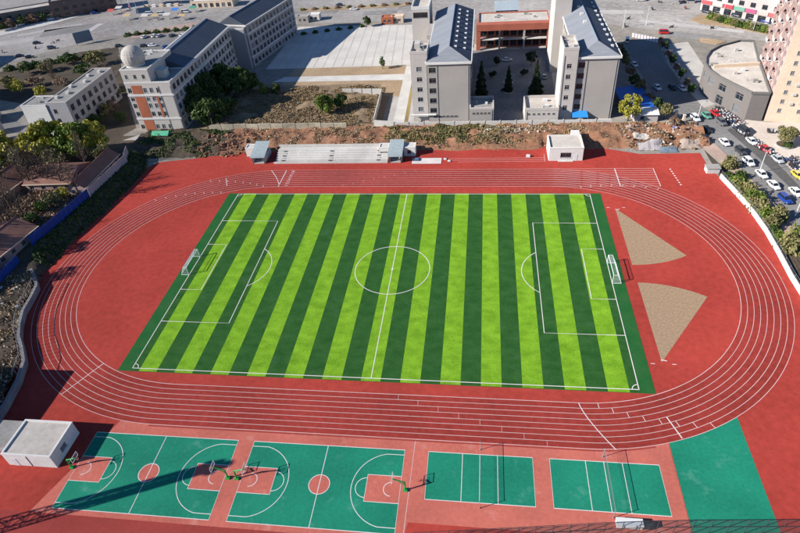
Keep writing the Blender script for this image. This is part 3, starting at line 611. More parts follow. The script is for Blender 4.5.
struct('dark_lane', MB().poly([(98.09, 72.23), (99.78, 63.41), (101.70, 52.24), (103.13, 42.66), (104.37, 34.39), (108, 18), (111, 18.5), (106.45, 37.92), (105.85, 45.91), (104.53, 55.77), (102.52, 66.63), (99.69, 73.59)], 0.013), ASPHD, 'strip of newly laid dark asphalt along the side road')
struct('roadside_pavement', MB().poly([(89.88, 68.33), (92.21, 61.00), (94.33, 49.42), (95.56, 41.63), (96.71, 34.38), (98.00, 21.75), (98.38, 16.63), (105, 5), (104, -20), (97, -20), (97, 5), (93.19, 11.67), (93.26, 28.54), (91.98, 44.37), (89.94, 53.01), (87.72, 59.19)], 0.12), PAVE, 'pinkish brick pavement between the parked cars and the hedge')
struct('forecourt', MB().poly([(102.62, 76.35), (106.13, 58.81), (108.23, 42.62), (108.82, 31.47), (150, 30), (150, 76), (112, 77), (105.91, 79.16)], 0.11), mat('forecourt_slab', (0.52, 0.44, 0.37), 0.9, 0.14, 0.5), 'pale paved forecourt below the pink tower')
struct('shaded_forecourt', MB().poly([(95.04, 151.64), (106.84, 154.20), (105.84, 126.73), (100.85, 105.60), (100.35, 91.84), (95.67, 88.82), (93.91, 107.86), (93.33, 129.85)], 0.012), CONC, 'shaded concrete forecourt by the curved grey building')
struct('car_park', MB().poly([(-156.13, 160.64), (-159.29, 190.85), (-126.08, 192.03), (-113.14, 179.67), (-122.11, 139.69), (-137.32, 145.83)], 0.02), ASPH, 'shaded asphalt car park behind the domed block')
struct('back_lane', MB().poly([(-175.53, 97.33), (-152.57, 81.90), (-150.56, 75.11), (-166.15, 84.09)], 0.02), ASPH, 'narrow shaded lane beside the blue-roofed sheds')
struct('junction_shade_verge', MB().poly([(-208.33, 143.58), (-193.20, 152.88), (-181.01, 168.54), (-167.01, 173.09), (-149.26, 141.72), (-169.13, 131.03), (-190.68, 118.69)], 0.02), DARKSOIL, 'dark earth verge between the junction and the small grey block')  # verge soil darkened partly to stand for shade
struct('planted_verge', MB().poly([(87.72, 59.19), (91.48, 42.73), (92.95, 27.60), (92.90, 10.88), (97, 5), (97, -20), (90, -20), (90.3, -8), (89.78, -0.62), (90.53, 16.93), (90.07, 26.19), (88.94, 34.38), (87.55, 42.76)], 0.03), DARKSOIL, 'dark planted verge beside the low white wall')
struct('traffic_island', MB().prism([(112.80, 158.66), (118.34, 155.53), (121.46, 152.70), (116.64, 149.51), (111.50, 153.72)], 0.0, 0.18), TANSOIL, 'tan soil traffic island behind the curved grey building')
struct('hedge_island', MB().prism([(114.98, 183.36), (121.10, 190.15), (133.59, 180.97), (143.81, 165.72), (141.19, 158.17), (130.25, 170.02), (117.68, 177.16)], 0.0, 0.16), TANSOIL, 'planted island in front of the shop row')
m = MB()
for i in range(9):
    a, b = Vector((86.67, 165.45)), Vector((95.17, 157.95)); p = a+(b-a)*i/8; m.ribbon([(p.x-0.6, p.y-3.2), (p.x+0.6, p.y+2.6)], 0.95, 0.014)
struct('zebra_crossing', m, LINE, 'white zebra crossing where the side road meets the avenue')

# ---------------------------------------------------------------- walls
bw = thing('school_wall', 'pale plastered boundary wall with posts below the grey slab blocks', 'wall', (20, 77.4, 0))
for i in range(14):
    x = -9+5.2*i; 
    if 26 < x+2 < 34 and False: continue
    MB().box(x, x+4.9, 77.3, 77.55, 0, 1.9).build('panel', CONCL, bw)
    MB().box(x-0.3, x, 77.2, 77.65, 0, 2.15).build('post', GREYL, bw)
lw = thing('lot_wall', 'weathered pale wall beside the dry weed lot', 'wall', (-55, 76, 0))
for i in range(11):
    x = -76+4.6*i; MB().prism([(x, 76.2+0.5*nz(x, 0, .3)), (x+4.4, 76.2+0.5*nz(x+4.6, 0, .3)), (x+4.4, 76.7+0.5*nz(x+4.6, 0, .3)), (x, 76.7+0.5*nz(x, 0, .3))], 0, 2.6+0.5*nz(x, 3, .3)).build('panel', mat('stained_plaster', (0.46, 0.40, 0.29), 0.95, 0.25, 0.6, 0.2, stain=0.5, stain_col=(0.25, 0.22, 0.13)), lw)
yw = thing('yard_wall', 'white L-shaped wall with posts around the weedy yard beside the path', 'wall', (-15, 95, 0))
A, B, C_ = Vector((-32.91, 106.74)), Vector((-17.31, 105.89)), Vector((-16.41, 78.98))
for p, q, n in ((A, B, 4), (B, C_, 3)):
    for i in range(n):
        s0, s1 = p+(q-p)*i/n, p+(q-p)*(i+0.93)/n; MB().obox(s0, s1, 0.3, 0, 2.5).build('panel', CONCL, yw)
        s2 = p+(q-p)*(i+0.99)/n; MB().obox(s1+(s2-s1)*0.15, s2, 0.5, 0, 2.7).build('post', GREYW, yw)
MB().obox((C_.x+0.2, C_.y), (C_.x+8, C_.y-1.5), 0.3, 0, 2.2).build('panel', CONCL, yw)
ret = thing('retaining_wall', 'curved grey concrete retaining wall at the left edge of the track', 'wall', (-84, -22, 0))
rp = [(-97.5, -1.0), (-92, -6.0), (-88.2, -10.5), (-86.9, -15), (-85.9, -19.6), (-83.8, -24), (-81.4, -27.8), (-78.5, -31), (-75.4, -34.8), (-73.4, -40), (-72.1, -46), (-71.5, -52)]
for a, b in zip(rp[:-1], rp[1:]): MB().obox(a, b, 0.7, 0, 1.65).build('wall_panel', mat('old_concrete', (0.25, 0.24, 0.23), 0.95, 0.25, 0.8, 0.2), ret)
rf = thing('wall_fence', 'wire fence on posts standing on the curved retaining wall', 'fence', (-84, -22, 1.65))
for z in (1.9, 3.9):
    m = MB()
    for a, b in zip(rp[2:-3], rp[3:-2]): m.tube((*a, z), (*b, z), 0.06 if z > 3 else 0.04, n=4)
    m.build('rail', STEELG, rf)
for p, d in along(rp[2:-2], 1.3): MB().tube((p.x, p.y, 1.6), (p.x, p.y, 3.95), 0.045, n=4).build('post', STEELG, rf)
ho = thing('blue_hoarding', 'bright blue metal hoarding along the terrace beside the track bend', 'hoarding', (-97, 17, 2))
hp = [(-98.6, 4.5), (-97.2, 12), (-96.4, 20), (-95.5, 28.5)]
for p, d in along(hp, 2.05):
    q = p+d*2.0; MB().obox(p, q, 0.08, 1.5, 5.2).build('panel', HOARDB, ho); MB().tube((p.x-0.15, p.y, 1.4), (p.x-0.15, p.y, 4.5), 0.05, n=4).build('post', STEELG, ho)
ho = thing('grey_hoarding', 'grey-white panel hoarding beyond the blue hoarding by the brown-roofed house', 'hoarding', (-95, 40, 2))
hp = [(-95.4, 29.0), (-94.8, 38), (-94.2, 48.6), (-96, 54)]
for p, d in along(hp, 3.05): q = p+d*3.0; MB().obox(p, q, 0.1, 1.5, 5.2).build('panel', LILAC, ho); MB().tube((p.x-0.15, p.y, 1.4), (p.x-0.15, p.y, 4.2), 0.05, n=4).build('post', STEELG, ho)
ho = thing('short_blue_hoarding', 'short blue hoarding beside the retaining wall at the left edge', 'hoarding', (-97.5, -8, 2))
for p, d in along([(-98.5, -16), (-98.5, -2)], 2.05): q = p+d*2.0; MB().obox(p, q, 0.08, 1.2, 4.0).build('panel', HOARDB, ho); MB().tube((p.x-0.15, p.y, 1.2), (p.x-0.15, p.y, 4.0), 0.05, n=4).build('post', STEELG, ho)

# ---------------------------------------------------------------- grey slab blocks
def gable(root, x0, x1, y0, y1, ze, zr, m_w, m_e, hip0=0, hip1=0, nm='roof', th=0.25):
    xm = (x0+x1)/2; a = (x0, y0, ze); b = (x1, y0, ze); c = (x1, y1, ze); d = (x0, y1, ze); p = (xm, y0+hip0, zr); q = (xm, y1-hip1, zr)
    MB().q(a, p, q, d).q(a, b, p, mi=0).q(c, d, q, mi=0).build(nm, m_w, root)
    e_ = MB().q(b, c, q, p).build(nm, m_e, root)
    MB().box(x0-0.1, x1+0.1, y0-0.35, y0+0.05, ze-0.55, ze+0.12).build('cornice', WHITEW, root)
    MB().box(x1-0.05, x1+0.25, y0+0.05, y1+0.1, ze-0.35, ze+0.08).build('gutter', WHITEW, root); MB().box(x0-0.25, x0+0.05, y0+0.05, y1+0.1, ze-0.35, ze+0.08).build('gutter', WHITEW, root)
    sm_ = MB()
    for i in range(1, int((y1-y0)/1.6)):
        y = y0+hip0+1.6*i
        if y > y1-hip1-0.5: break
        for s_, xe in ((-1, x0), (1, x1)):
            sm_.q((xe, y, ze+0.03), (xe, y+0.10, ze+0.03), (xm, y+0.10, zr+0.03), (xm, y, zr+0.03)) if s_ > 0 else sm_.q((xe, y+0.10, ze+0.03), (xe, y, ze+0.03), (xm, y, zr+0.03), (xm, y+0.10, zr+0.03))
    sm_.tube((xm, y0+hip0, zr), (xm, y1-hip1, zr), 0.16, n=5)
    sm_.build('roof_seams', mat('seam_sheet', (0.20, 0.24, 0.30), 0.5, 0.0), root)
    return e_
fl5 = [(3.6, 1.7), (7.1, 1.7), (10.6, 1.7), (14.1, 1.7), (17.6, 1.7)]
L = thing('grey_slab_block', 'tall grey slab block with blue-grey roof and shaded skylights, left of the courtyard', 'building', (10, 81, 0), 0, 'grey slab blocks')
block(L, 3, 17, 81, 138, 0, 21, GREYW, S_=[(0.5, 2.8, z, z+h_) for z, h_ in fl5]+wg(14, 6, 1.2, [(1.9, 0.5)], 1.6, 4.0), E_=wg(57, 15, 2.2, fl5, 2, 2), style=1)
E1 = gable(L, 2.6, 17.4, 80.8, 138.2, 21, 24.2, BLUEROOF, SHADEROOF, 6.5, 2)
for j in range(2):
    for i in range(9):
        x = 12.0+2.9*j; y = 89+5.2*i+1.5*j; z = 24.2-3.2*(x-10)/7.4
        MB().box(x-0.4, x+0.4, y-0.5, y+0.5, z-0.1, z+0.22).build('skylight', FRAME, L)
block(L, -2.6, 2.99, 82, 93, 0, 23.6, GREYL, S_=[(1.9, 3.7, z+0.2, z+1.7) for z, _ in fl5], roof=ROOFC, parapet=0.9, style=0, nm='stair_tower')
MB().box(-1.5, 0.4, 86, 89, 23.6, 25.6).build('tank_house', GREYL, L)
block(L, -6.2, 0.6, 124.5, 139, 0, 25.6, GREYL, S_=[(0.6, 6.2, 22.6, 24.6)], roof=ROOFC, parapet=1.2, pm=WHITEW, nm='rear_tower', style=1)
MB().box(0.61, 2.99, 110, 124, 0, 20.5).build('link_wall', GREYW, L)
MB().box(-3.4, 5.5, 80.2, 80.99, 3.0, 3.25).build('entrance_canopy', WHITEW, L); MB().box(-3.2, -2.8, 80.3, 80.7, 0, 3.0).build('canopy_post', WHITEW, L)
block(L, 17.01, 25, 78.4, 88, 0, 5.6, GREYW, S_=wg(8, 5, 0.9, [(4.0, 0.5)], 1, 1), roof=ROOFG, parapet=0.7, pm=GREYL, nm='annex_wall', style=1)
Rb = thing('grey_slab_block', 'tall grey slab block with blue-grey roof beside the side road', 'building', (57.5, 82, 0), 0, 'grey slab blocks')
block(Rb, 51, 64, 82, 145, 0, 21, GREYW, S_=[(0.5, 2.6, z, z+h_) for z, h_ in fl5], W_=wg(63, 12, 2.2, fl5, 2, 14), E_=wg(63, 12, 2.2, fl5, 2, 2), style=1)
gable(Rb, 50.6, 64.4, 81.8, 145.2, 21, 24.2, BLUEROOF, SHADEROOF, 6.0, 2)
for i in range(10): MB().box(62.0, 62.8, 88+5.4*i, 89+5.4*i, 21.4, 22.35).build('skylight', FRAME, Rb)
for i in range(3): MB().box(55.6, 56.8, 108+9*i, 109.4+9*i, 23.3, 24.1).build('vent', CONCL, Rb)
block(Rb, 46.4, 50.99, 81, 93, 0, 23.6, GREYL, S_=[(1.4, 2.9, z+0.2, z+1.7) for z, _ in fl5], W_=[], roof=ROOFC, parapet=0.9, style=0, nm='stair_tower')
block(Rb, 47.4, 53.4, 124.5, 140, 0, 27.5, GREYL, roof=ROOFC, parapet=0.8, nm='rear_tower')
block(Rb, 35.4, 46.39, 79, 89.5, 0, 4.6, GREYL, S_=wg(11, 6, 0.9, [(3.1, 0.5)], 1, 1), roof=ROOFC, parapet=0.9, pm=GREYL, nm='annex_wall', style=1)
# brick link building
bk = thing('brick_hall', 'two-storey glazed hall with a brick-red portico at the end of the courtyard', 'building', (34, 153, 0))
block(bk, 19, 49.4, 155.2, 172, 0, 9.6, BRICKD, S_=wg(30.4, 9, 2.6, [(0.6, 3.2), (4.9, 3.2)], 1, 1), roof=ROOFC, parapet=0.5, style=1)
MB().box(18.2, 50.0, 151.8, 155.6, 8.2, 10.8).build('portico_beam', BRICKD, bk)
for x in (18.2, 27.8, 38.2, 48.2): MB().box(x, x+1.8 if x in (18.2, 48.2) else x+0.7, 151.9, 153.4, 0, 8.2).build('portico_column', BRICKD if x in (18.2, 48.2) else CONC, bk)
MB().box(20.1, 48.1, 152.2, 155.1, 4.1, 4.4).build('balcony', CONCL, bk)
hb = thing('roof_cabin', 'pale blue cabin standing behind the brick-red portico', 'cabin', (31.5, 176, 0))
block(hb, 26.4, 36.6, 173, 184, 0, 10.5, LTBLUE, S_=wg(10.2, 5, 1.2, [(8.6, 1.3)], .5, .5), roof=None); MB().q((26.0, 172.6, 10.5), (37.0, 172.6, 10.5), (37.0, 184.4, 11.6), (26.0, 184.4, 11.6)).build('roof', mat('pale_grey_sheet', (0.36, 0.41, 0.43), 0.7, 0.15, 0.6), hb)
# ---------------------------------------------------------------- domed block
Bd = thing('domed_block', 'long dormitory block with brick-striped front carrying the pale dome', 'building', (-94, 78, 0))
f4 = [(1.0, 1.6), (5.9, 1.6), (9.0, 1.6), (11.6, 1.3), (14.6, 1.7)]
block(Bd, -103.2, -86.2, 77.5, 138, 0, 18, GREYL, S_=[(0.5, 1.9, z, z+h_) for z, h_ in f4]+[(6.4, 7.8, z, z+h_) for z, h_ in f4]+[(8.7, 10.1, z, z+h_) for z, h_ in f4]+[(11.2, 12.3, z, z+h_) for z, h_ in f4],
      E_=wg(60.5, 18, 2.2, [(0.9, 2.0), (4.3, 2.0), (7.7, 2.0), (11.1, 2.0), (14.8, 2.1)], 1.2, 1.2), roof=ROOFG, parapet=0.5, pm=WHITEW, style=0)
for u0, u1, z0, z1 in ((2.2, 6.0, 5.4, 13.1), (2.2, 6.0, 14.3, 17.3), (2.2, 6.0, 0.2, 4.3), (10.25, 11.05, 5.4, 13.1), (8.8, 10.0, 13.0, 13.4)):
    MB().box(-103.2+u0, -103.2+u1, 77.42, 77.495, z0, z1).build('brick_panel', BRICK, Bd)
for z in (4.6, 13.4): MB().box(-103.3, -86.1, 77.3, 77.49, z, z+0.7).box(-86.19, -86.0, 77.3, 138, z, z+0.5).build('band', WHITEW, Bd)
block(Bd, -103.2, -93, 77.6, 97, 18.01, 22.6, GREYL, S_=wg(10.2, 3, 1.1, [(1.6, 1.4)], 1.2, 1.6), roof=ROOFG, parapet=0.4, pm=WHITEW, nm='attic_wall')
gable(Bd, -103.4, -86.0, 91, 138.2, 18.3, 22.2, SLATE, SLATE, 0.1, 1)
MB().box(-92.6, -89.6, 82, 85.2, 18.0, 20.6).box(-92.9, -89.3, 81.8, 85.4, 20.6, 20.8).build('stair_head', CONCL, Bd)
DXX, DYY = (-99.77, 83.01)
DZ = 25.4
dm = thing('pale_dome', 'pale panelled observatory dome on the roof of the brick-striped block', 'dome', (DXX, DYY, 22.6))
MB().tube((DXX, DYY, 22.6), (DXX, DYY, 23.6), 3.2, n=32).build('drum', WHITEW, dm)
d_ = MB(); NR, NL = 10, 20; rad = 3.95
for i in range(NR):
    p0, p1 = -35+125*i/NR, -35+125*(i+1)/NR
    for j in range(NL):
        t0, t1 = 360*j/NL, 360*(j+1)/NL
        def sp(p, t, r=rad): return (DXX+r*math.cos(R(p))*math.cos(R(t)), DYY+r*math.cos(R(p))*math.sin(R(t)), DZ+r*math.sin(R(p)))
        f_ = [sp(p0, t0), sp(p0, t1), sp(p1, t1)] + ([sp(p1, t0)] if i < NR-1 else [])
        g_ = MB(); c_ = Vector((sum(v[0] for v in f_), sum(v[1] for v in f_), sum(v[2] for v in f_)))/len(f_)
        d_.q(*[tuple(Vector(v)+(c_-Vector(v))*0.035) for v in f_])
d_.build('panels', mat('dome_panel', (0.55, 0.50, 0.43), 0.75, 0.2, 0.8, 0.4), dm)
inner = MB()
for i in range(NR):
    p0, p1 = -35+125*i/NR, -35+125*(i+1)/NR
    for j in range(NL): t0, t1 = 360*j/NL, 360*(j+1)/NL; inner.q(sp(p0, t0, 3.87), sp(p0, t1, 3.87), sp(p1, t1, 3.87), *([sp(p1, t0, 3.87)] if i < NR-1 else []))
inner.build('inner_shell', GREYW, dm)
B2 = thing('rear_dormitory', 'long slanting dormitory block with blue-grey roof beside the plaza', 'building', (-79.5, 140, 0))
block(B2, -93.5, -79.5, 140, 184, 0, 18, LILAC, S_=[], E_=wg(44, 13, 2.2, [(0.9, 2.0), (4.7, 2.0), (7.9, 2.0), (11.1, 2.0), (14.8, 2.1)], 1.2, 1.2))
gable(B2, -93.7, -79.3, 139.8, 184.2, 18, 21.6, SLATE, SLATE, 0.1, 1)
for z in (4.2, 14.0): MB().box(-79.49, -79.3, 140, 184, z, z+0.45).box(-93.5, -79.3, 139.75, 139.99, z, z+0.6).build('band', WHITEW, B2)
B2.rotation_euler = (0, 0, R(-11.6))
cn = thing('link_block', 'shaded flat-roofed link between the two dormitory blocks', 'building', (-86, 139.5, 0)); block(cn, -95, -80.2, 138.25, 143, 0, 16.6, LILAC, E_=[], S_=[], roof=ROOFG, parapet=0.8, pm=WHITEW)
gh = thing('green_hut', 'mint green tarpaulin hut at the foot of the brick-striped block', 'hut', (-92, 71.5, 0))
block(gh, -95, -89.2, 70, 73, 0, 2.1, GREENT); MB().q((-95.3, 69.6, 2.0), (-88.9, 69.6, 2.0), (-88.9, 71.5, 3.0), (-95.3, 71.5, 3.0)).q((-95.3, 71.5, 3.0), (-88.9, 71.5, 3.0), (-88.9, 73.4, 2.0), (-95.3, 73.4, 2.0)).build('roof', GREENT, gh)
sw = struct('entrance_apron', MB().poly([(-108.44, 69.23), (-102.54, 74.55), (-96.70, 70.47), (-100.68, 63.05), (-100.02, 55.91), (-104.48, 57.38)], 0.09), CONC, 'pale concrete apron at the foot of the brick-striped block')
# ---------------------------------------------------------------- small grey block
Cb = thing('small_grey_block', 'small grey office block with white end wall among the yellow-green trees', 'building', (-136, 76, 0))
block(Cb, -145.2, -135.2, 75.2, 84, 0, 11.6, WHITEW, roof=ROOFG, parapet=0.3, nm='end_wall')
block(Cb, -135.19, -127, 75.6, 109, 0, 12.4, LILAC, S_=[(2.0, 3.4, 8.4, 10.0), (2.0, 3.4, 4.8, 6.4)], E_=wg(33.4, 8, 2.0, [(1.3, 2.1), (4.9, 2.1), (8.6, 2.2)], 1.5, 1.5), roof=ROOFG, parapet=0.35, pm=GREYL, style=1)
for x, y in ((-133, 80), (-131, 84), (-133.4, 90), (-130.5, 95), (-132.5, 101), (-130, 105)): MB().box(x-0.6, x+0.6, y-0.8, y+0.8, 12.4, 13.2).build('roof_unit', CONCL, Cb)
MB().box(-140.4, -138.6, 75.0, 75.19, 4.2, 7.0).build('vent_housing', LILAC, Cb)
sh = thing('blue_strip_shed', 'long dark blue sheet-roofed shed hugging the small grey block', 'shed', (-139, 98, 0)); block(sh, -140.5, -135.6, 86, 109, 0, 9.6, LILAC); MB().q((-141, 84.4, 9.6), (-135.5, 84.4, 10.4), (-135.5, 109.5, 10.4), (-141, 109.5, 9.6)).build('roof', BLUESH, sh)
# ---------------------------------------------------------------- curved grey building
Ec = thing('curved_grey_building', 'two-storey grey building with curved front and pale flat roof by the side road', 'building', (108, 100, 0))
ep = [(105.3, 79.1), (110.3, 78.4), (116.4, 107.5), (121.0, 126.0), (116.4, 127.0), (108.0, 122.2), (103.2, 117.0), (100.0, 110.8), (98.3, 105.0), (98.0, 99.5), (99.2, 93.8), (101.6, 87.6)]
m = MB(); H = 8.8
for i in range(len(ep)):
    a, b = Vector(ep[i]), Vector(ep[(i+1) % len(ep)]); d = b-a; W = d.length; an = math.atan2(d.y, d.x); wins = []
    if i in (11, 10, 9, 8): wins = [(W/2-1.6, W/2+1.6, 5.0, 7.3)]
    if i == 11: wins += [(W/2-1.3, W/2+1.3, 0.8, 3.4)]
    if i == 10: wins += [(W/2-1.6, W/2+1.6, 0.4, 3.4)]
    facade(m, (a.x, a.y, 0), an, W, H, wins, 0.35); windows(Ec, (a.x, a.y, 0), an, wins, 0.35, 0)
m.build('wall', mat('taupe_wall', (0.18, 0.16, 0.147), 0.85, 0.1, 0.6), Ec); MB().poly(ep, H).build('roof', ROOFC, Ec)
m = MB()
for i in range(len(ep)): m.obox(ep[i], ep[(i+1) % len(ep)], 0.5, H-0.03, H+0.7)
m.build('parapet', mat('dark_coping', (0.16, 0.15, 0.14), 0.9, 0.15, 0.6), Ec)
MB().obox((100.0, 101.6), (115.2, 102.8), 0.5, H, H+1.1).build('roof_divider', CREAM, Ec); MB().box(99.2, 101.8, 103.0, 104.2, H, H+1.0).build('roof_unit', ROOFG, Ec)
# ---------------------------------------------------------------- pink tower
T = thing('pink_tower', 'tall apartment tower with cream end wall and pink balconied side', 'building', (111.0, 78, 0))
zf = [3.2+3.0*i for i in range(15)]
block(T, 111.0, 137, 78, 108, 0, 50, [CREAM, mat('pink_buff_tile', (0.50, 0.36, 0.31), 0.85, 0.15, 0.6)], S_=[(u-0.55, u+0.55, z, z+1.3) for z in zf for u in (3.2, 8.6)], W_=[(u-0.9, u+0.9, z+5, z+6.6) for z in zf[1:-2] for u in (2.2, 6.6, 11.0, 15.4, 19.8, 24.2, 28.0)], style=3, roof=ROOFC)
for zi, z in enumerate(zf[1:-2]):
    for k, u in enumerate((4.4, 13.2, 22.0)):
        y = 108-u; MB().box(109.9, 110.99, y-1.5, y+1.5, z+4.7, z+4.85).box(109.9, 110.0, y-1.5, y+1.5, z+4.85, z+5.7).build('balcony', PINKW if (k+zi) % 2 else WHITEW, T)
for u in (0.0, 8.8, 17.6, 26.0): MB().box(110.82, 110.99, 108-u-1.1, 108-u-0.1, 4, 50).build('pink_pier', PINKW, T)
for u in (4.4, 13.2, 22.0): MB().box(110.86, 110.98, 108-u-1.0, 108-u+1.0, 4, 49).build('pink_pier', PINKW, T)
for z in zf[1:10]:
    for u in (5.6, 11.4): MB().box(111+u-0.5, 111+u+0.5, 77.5, 77.99, z-0.2, z+0.5).build('air_conditioner', GREYL, T)
T.rotation_euler = (0, 0, R(-11.7))
# ---------------------------------------------------------------- shops
SHOPC = [(0.50, 0.10, 0.11), (0.50, 0.46, 0.42), (0.48, 0.07, 0.09), (0.16, 0.36, 0.26), (0.45, 0.10, 0.20), (0.50, 0.42, 0.38), (0.45, 0.14, 0.13)]
Sh = thing('shop_row', 'white two-storey shop row with bright sign boards across the avenue', 'building', (123, 198, 0))
wins = wg(64, 12, 2.4, [(5.4, 1.9)], 2, 2)+wg(64, 12, 3.6, [(0.1, 2.6)], 1, 1)
block(Sh, 123, 187, 198, 210, 0, 11, mat('pinkish_render', (0.58, 0.50, 0.47), 0.85, 0.15, 0.5), S_=wins, roof=ROOFC, parapet=0.8, style=1)
for i in range(12):
    u = 123+2.9+5.27*i; MB().box(u-2.5, u+2.5, 197.55, 197.99, 3.1, 4.6).build('sign_board', mat('sign_%d' % (i % 7), SHOPC[i % 7], 0.5, 0.0), Sh)
Sh.rotation_euler = (0, 0, R(-48))
Os = thing('old_shop_row', 'old two-storey shop row with shade-darkened fronts at the corner of the junction', 'building', (-272, 206, 0))
block(Os, -272, -226, 206, 216, 0, 7.5, mat('shade_toned_wall', (0.16, 0.15, 0.14), 0.9, 0.2, 0.6), S_=wg(46, 9, 2.6, [(0.2, 2.6), (4.4, 1.8)], 1.5, 1.5), roof=ROOFC, parapet=0.5, style=1); block(Os, -225.9, -190, 205, 216, 0, 9.5, mat('shade_toned_brick', (0.15, 0.11, 0.10), 0.9, 0.2, 0.6), S_=wg(36, 7, 2.6, [(0.2, 2.6), (4.4, 1.8)], 1.5, 1.5), roof=ROOFG, parapet=0.5, style=1, nm='end_wall')  # wall colours darkened so the fronts look shaded
for i in range(9): MB().box(-271+5.1*i, -267+5.1*i, 204.6, 205.9, 3.0, 3.3).build('awning', mat('awning_%d' % (i % 3), ((0.35, 0.08, 0.05), (0.1, 0.14, 0.3), (0.4, 0.38, 0.35))[i % 3], 0.7, 0.1), Os)
Os.rotation_euler = (0, 0, R(30))
# market canopies beyond the junction
for i, (x, y, wd, lab) in enumerate(((-172, 251, 24, 'long bright blue market canopy across the avenue, nearer the junction'), (-140, 252, 16, 'short bright blue market canopy across the avenue, above the dormitory roof'))):
    k = thing('market_canopy', lab, 'canopy', (x, y, 0), 0, 'blue market canopies')
    MB().q((x-wd/2, y-3, 4.6), (x+wd/2, y-3, 4.6), (x+wd/2, y+3, 5.6), (x-wd/2, y+3, 5.6)).q((x-wd/2, y+3, 5.5), (x+wd/2, y+3, 5.5), (x+wd/2, y-3, 4.5), (x-wd/2, y-3, 4.5)).build('roof', CANBLUE, k)
    for j in range(6):
        for yy, zz in ((y-2.8, 4.6), (y+2.8, 5.5)): MB().tube((x-wd/2+wd*j/5, yy, 0), (x-wd/2+wd*j/5, yy, zz), 0.08).build('post', STEELG, k)
    for j in range(5): MB().box(x-wd/2+1+wd*j/5, x-wd/2+3.6+wd*j/5, y-5.6, y-3.6, 0, 1.4).build('stall_counter', WHITEW if j % 2 else CREAM, k)
ms = thing('market_hall', 'low tan-fronted market hall behind the dormitory roof', 'building', (-139, 236, 0)); block(ms, -150, -124, 239, 248, 0, 3.6, CREAM, S_=wg(26, 7, 2.2, [(0.4, 2.2)], 1, 1), roof=WHITEW, parapet=0.4)
bb = thing('striped_banner', 'slanting white and red banner board at the junction corner', 'banner', (-187, 238, 0))
MB().obox((-191, 244), (-184.5, 232), 0.2, 1.5, 6.0).build('board', WHITEW, bb); MB().obox((-191.2, 243.6), (-184.8, 231.9), 0.2, 2.6, 4.3).build('red_band', mat('banner_red', (0.6, 0.08, 0.07), 0.6, 0.0), bb)
for p in ((-191, 244), (-184.5, 232)): MB().tube((*p, 0), (*p, 1.6), 0.1).build('post', STEELG, bb)
bb = thing('blue_billboard', 'blue-grey billboard panel on the verge below the junction', 'billboard', (-186, 186, 0))
MB().obox((-188.29, 178.15), (-181.78, 183.68), 0.3, 1.0, 6.4).build('panel', mat('board_back', (0.16, 0.21, 0.25), 0.7, 0.15), bb); 
for p in ((-187.69, 178.09), (-182.38, 183.74)): MB().tube((*p, 0), (*p, 1.2), 0.15).build('post', STEELG, bb)
# sheds on the far left
pk = thing('pink_apartments', 'pinkish apartment block at the left edge behind the blue roofs', 'building', (-210, 92, 0)); block(pk, -226, -190, 92, 114, 0, 11, PINKW, S_=wg(32, 8, 1.6, [(1, 1.6), (4.4, 1.6), (7.8, 1.6)], 1, 1), E_=wg(22, 5, 1.6, [(1, 1.6), (4.4, 1.6), (7.8, 1.6)], 1, 1), roof=ROOFG, parapet=0.4)
for (x0, x1, y0, y1, z, mm, lab) in ((-196, -170, 80, 90, 4.2, BLUESH, 'blue sheet-roofed shed below the pinkish apartment block'), (-188, -160, 71, 76, 3.4, LTBLUE, 'pale sheet-roofed shed beside the blue-roofed shed'), (-184, -158, 64, 67.5, 3.0, WHITEW, 'white-roofed lean-to nearest the yellow-green trees at left')):
    s = thing('sheet_roof_shed', lab, 'shed', ((x0+x1)/2, (y0+y1)/2, 0)); block(s, x0, x1, y0, y1, 0, z, LILAC, S_=wg(x1-x0, 3, 1.4, [(0.8, 1.3)], 1.5, 1.5)); MB().q((x0-.4, y0-.5, z+0.02), (x1+.4, y0-.5, z+0.02), (x1+.4, y1+.4, z+1.2), (x0-.4, y1+.4, z+1.2)).build('roof', mm, s)
    s.rotation_euler = (0, 0, R(22))
